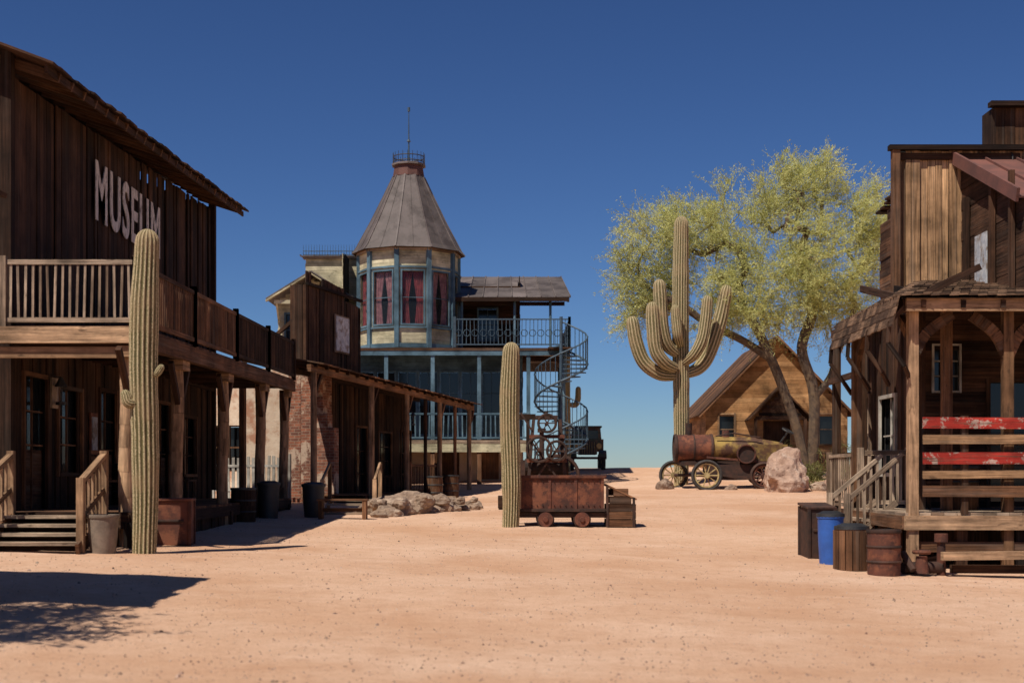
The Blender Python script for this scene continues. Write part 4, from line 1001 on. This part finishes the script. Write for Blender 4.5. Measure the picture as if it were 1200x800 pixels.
mb.beam((6.0,20.85,.82),(12,20.85,.82),.12,.22,'log',.8);mb.beam((6.02,20.9,.82),(6.02,24.4,.84),.1,.2,'wmid')
mb.beam((6.1,20.95,.45),(12,20.95,.42),.1,.16,'wmid');mb.beam((6.2,21.0,.2),(9,21.3,.72),.08,.1,'wdark')
for x in(6.9,7.8,8.7): mb.box((x,21.0,.45),(.16,.16,.75),None,'wdark')
for i in range(4): mb.box((6.1,21.6+i*.85,.5),(.12,.14,.7),None,'wdark')
planks(mb,(6.2,21.6),0,5,.0,.8,.25,True,(),'wdark',.03)
planks(mb,(6.5,28.6),R(-90),4.2,.3,.9,.25,True,(),'wdark',.03)
mb.obj('porch_frame',rb)
mb=MB()
for (z,h,mt) in((2.34,.17,'wred'),(2.10,.14,'wlit'),(1.80,.18,'wred'),(1.56,.12,'wlit'),(1.3,.17,'wmid')):
    mb.beam((6.25,20.77+random.uniform(-.01,.01),z+random.uniform(-.012,.012)),(8.75,20.77,z+random.uniform(-.012,.012)),.035,h,mt,.6)
    mb.beam((8.78,20.77,z),(11,20.77,z+.01),.035,h,mt)
for x in(6.9,8.3,9.6): mb.box((x,20.83,1.7),(.1,.08,1.5),None,'wmid')
railing(mb,(6.6,26.3,1.0),(6.6,28.4,1.0),.95,.16,.05,'wgray')
mb.beam((6.2,24.35,1.95),(7.0,24.35,1.95),.05,.09,'wgray');railing(mb,(6.15,24.1,1.0),(7.0,24.1,1.0),.95,.14,.05,'wgray')
mb.obj('porch_railing',rb)
ss=grp('porch_stairs');mb=MB()
for k in range(3): mb.box((5.95-.2*k,23.4,.8-.2*k),(.24,1.3,.05),None,'wgray');mb.box((6.04-.2*k,23.4,.7-.2*k),(.03,1.25,.15),None,'wdark')
for y in(22.75,24.0):
    mb.beam((6.5,y,1.9),(5.6,y,1.15),.06,.07,'wgray');mb.beam((6.4,y,1.1),(5.6,y,.4),.05,.1,'wgray')
    for k in range(8): mb.box((6.42-.11*k,y,1.48-.09*k),(.04,.03,.75),None,'wgray')
    mb.box((5.58,y,.7),(.09,.09,1.1),None,'wgray')
mb.obj('stairs',ss)
for i,(x,y,z) in enumerate(((8.62,25.2,6.95),(9.1,25.2,7.1))):
    gl=grp('gooseneck_lamp');mb=MB()
    mb.tube(catmull([(x,y+.15,z+.05),(x,y-.1,z+.35),(x,y-.35,z+.3),(x,y-.4,z+.12)],5),.016,6,'iron');mb.cyl((x,y-.4,z+.14),(x,y-.4,z+.0),.04,.16,16,'iron')
    mb.obj('lamp_body',gl)
pp=grp('rusty_pump_and_pipes');mb=MB();z=gh(6.1,20)
mb.cyl((6.35,20.2,z),(6.35,20.2,z+.55),.07,.06,12,'rust');mb.cyl((6.35,20.2,z+.5),(6.35,20.2,z+.62),.1,.1,12,'rust');mb.cyl((5.75,20.1,z+.12),(6.35,20.2,z+.12),.09,.09,12,'rust2')
mb.cyl((6.0,20.0,z+.05),(6.0,20.0,z+.3),.11,.08,12,'rust');mb.ring((6.0,20.0,z+.36),(0,0,1),.12,.018,18,5,'rust');mb.cyl((5.85,19.9,z+.1),(5.75,20.1,z+.35),.05,.05,8,'rust2')
mb.beam((6.3,20.0,z+.3),(8.5,20.1,z+.32),.12,.12,'log');mb.beam((6.5,20.2,z+.1),(8.8,20.3,z+.08),.14,.12,'wmid')
mb.obj('pump',pp,smooth=True)
def chair(x,y,z,a):
    o=grp('wooden_chair');mb=MB(Matrix.Translation((x,y,z))@Matrix.Rotation(a,4,'Z'))
    for sx in(-.2,.2):
        mb.box((sx,-.2,.22),(.04,.04,.44),None,'wmid');mb.box((sx,.2,.5),(.04,.04,1.0),None,'wmid')
    mb.box((0,0,.45),(.46,.46,.04),None,'wmid')
    for k in range(4): mb.box((0,.2,.6+.12*k),(.38,.025,.06),None,'wmid')
    mb.obj('chair_frame',o)
chair(-7.1,23.9,1.0,R(60));chair(-7.05,29.2,1.0,R(80));chair(7.3,23.2,.98,R(-20))
bucket('wooden_barrel',7.4,22.4,.24,.24,.7,'wmid',z=.98,hoops='iron')
bucket('wooden_barrel',-2.3,40.5,.24,.24,.7,'wmid',hoops='iron')
bucket('wooden_barrel',-1.9,42.5,.24,.24,.7,'wmid',hoops='iron')
# ---------------------------------------------------------------- neighbouring porch just left of the frame
nb=grp('wooden_shed');mb=MB()
planks(mb,(-9.5,11.8),0,3.0,0,4.6,.25,True,(),'wdark');planks(mb,(-6.5,11.8),R(90),2.6,0,4.8,.25,True,(),'wdark')
roof_boards(mb,(-5.45,11.6,4.5),(-5.45,14.4,4.5),(-9.6,14.4,5.3),(-9.6,11.6,5.3),.3,'wdark',.05,.15)
mb.box((-5.75,14.2,2.2),(.15,.15,4.6),None,'log')
mb.obj('shed_body',nb)
# ---------------------------------------------------------------- light, sky, camera
sd=Vector((-.40,-.50,1.0)).normalized()
el=math.asin(sd.z);az=math.atan2(sd.x,sd.y)
w=bpy.data.worlds.new('World');scene.world=w;w.use_nodes=True;nt=w.node_tree;bg=nt.nodes['Background']
sk=nt.nodes.new('ShaderNodeTexSky');sk.sky_type='NISHITA';sk.sun_disc=False;sk.sun_elevation=el;sk.sun_rotation=az
sk.altitude=900;sk.air_density=1.0;sk.dust_density=.1;sk.ozone_density=3.5
def vm(op,a,v):
    n=nt.nodes.new('ShaderNodeVectorMath');n.operation=op;nt.links.new(a,n.inputs[0]);n.inputs[1].default_value=v;return n.outputs[0]
c=vm('MULTIPLY',sk.outputs[0],(.07,.07,.07))
gm=nt.nodes.new('ShaderNodeGamma');nt.links.new(c,gm.inputs[0]);gm.inputs[1].default_value=1.3
c=vm('MULTIPLY',gm.outputs[0],(8.0,9.6,12.4))
nt.links.new(c,bg.inputs[0]);bg.inputs[1].default_value=.1
sl_=bpy.data.lights.new('sun','SUN');sl_.energy=5.0;sl_.angle=R(.5);sl_.color=(1,.93,.82);so=bpy.data.objects.new('sun',sl_);scene.collection.objects.link(so)
so.rotation_euler=sd.to_track_quat('Z','Y').to_euler();so.location=(-20,-20,40)
cam=bpy.data.cameras.new('camera');co=bpy.data.objects.new('camera',cam);scene.collection.objects.link(co);scene.camera=co
co.location=(0,0,1.5);co.rotation_euler=(R(90),0,0);cam.lens=48;cam.sensor_width=36;cam.shift_y=160/1200;cam.clip_end=9000;cam.clip_start=.1
cam.dof.use_dof=True;cam.dof.focus_distance=30;cam.dof.aperture_fstop=1.6
scene.view_settings.view_transform='Standard';scene.view_settings.look='None';scene.view_settings.exposure=0
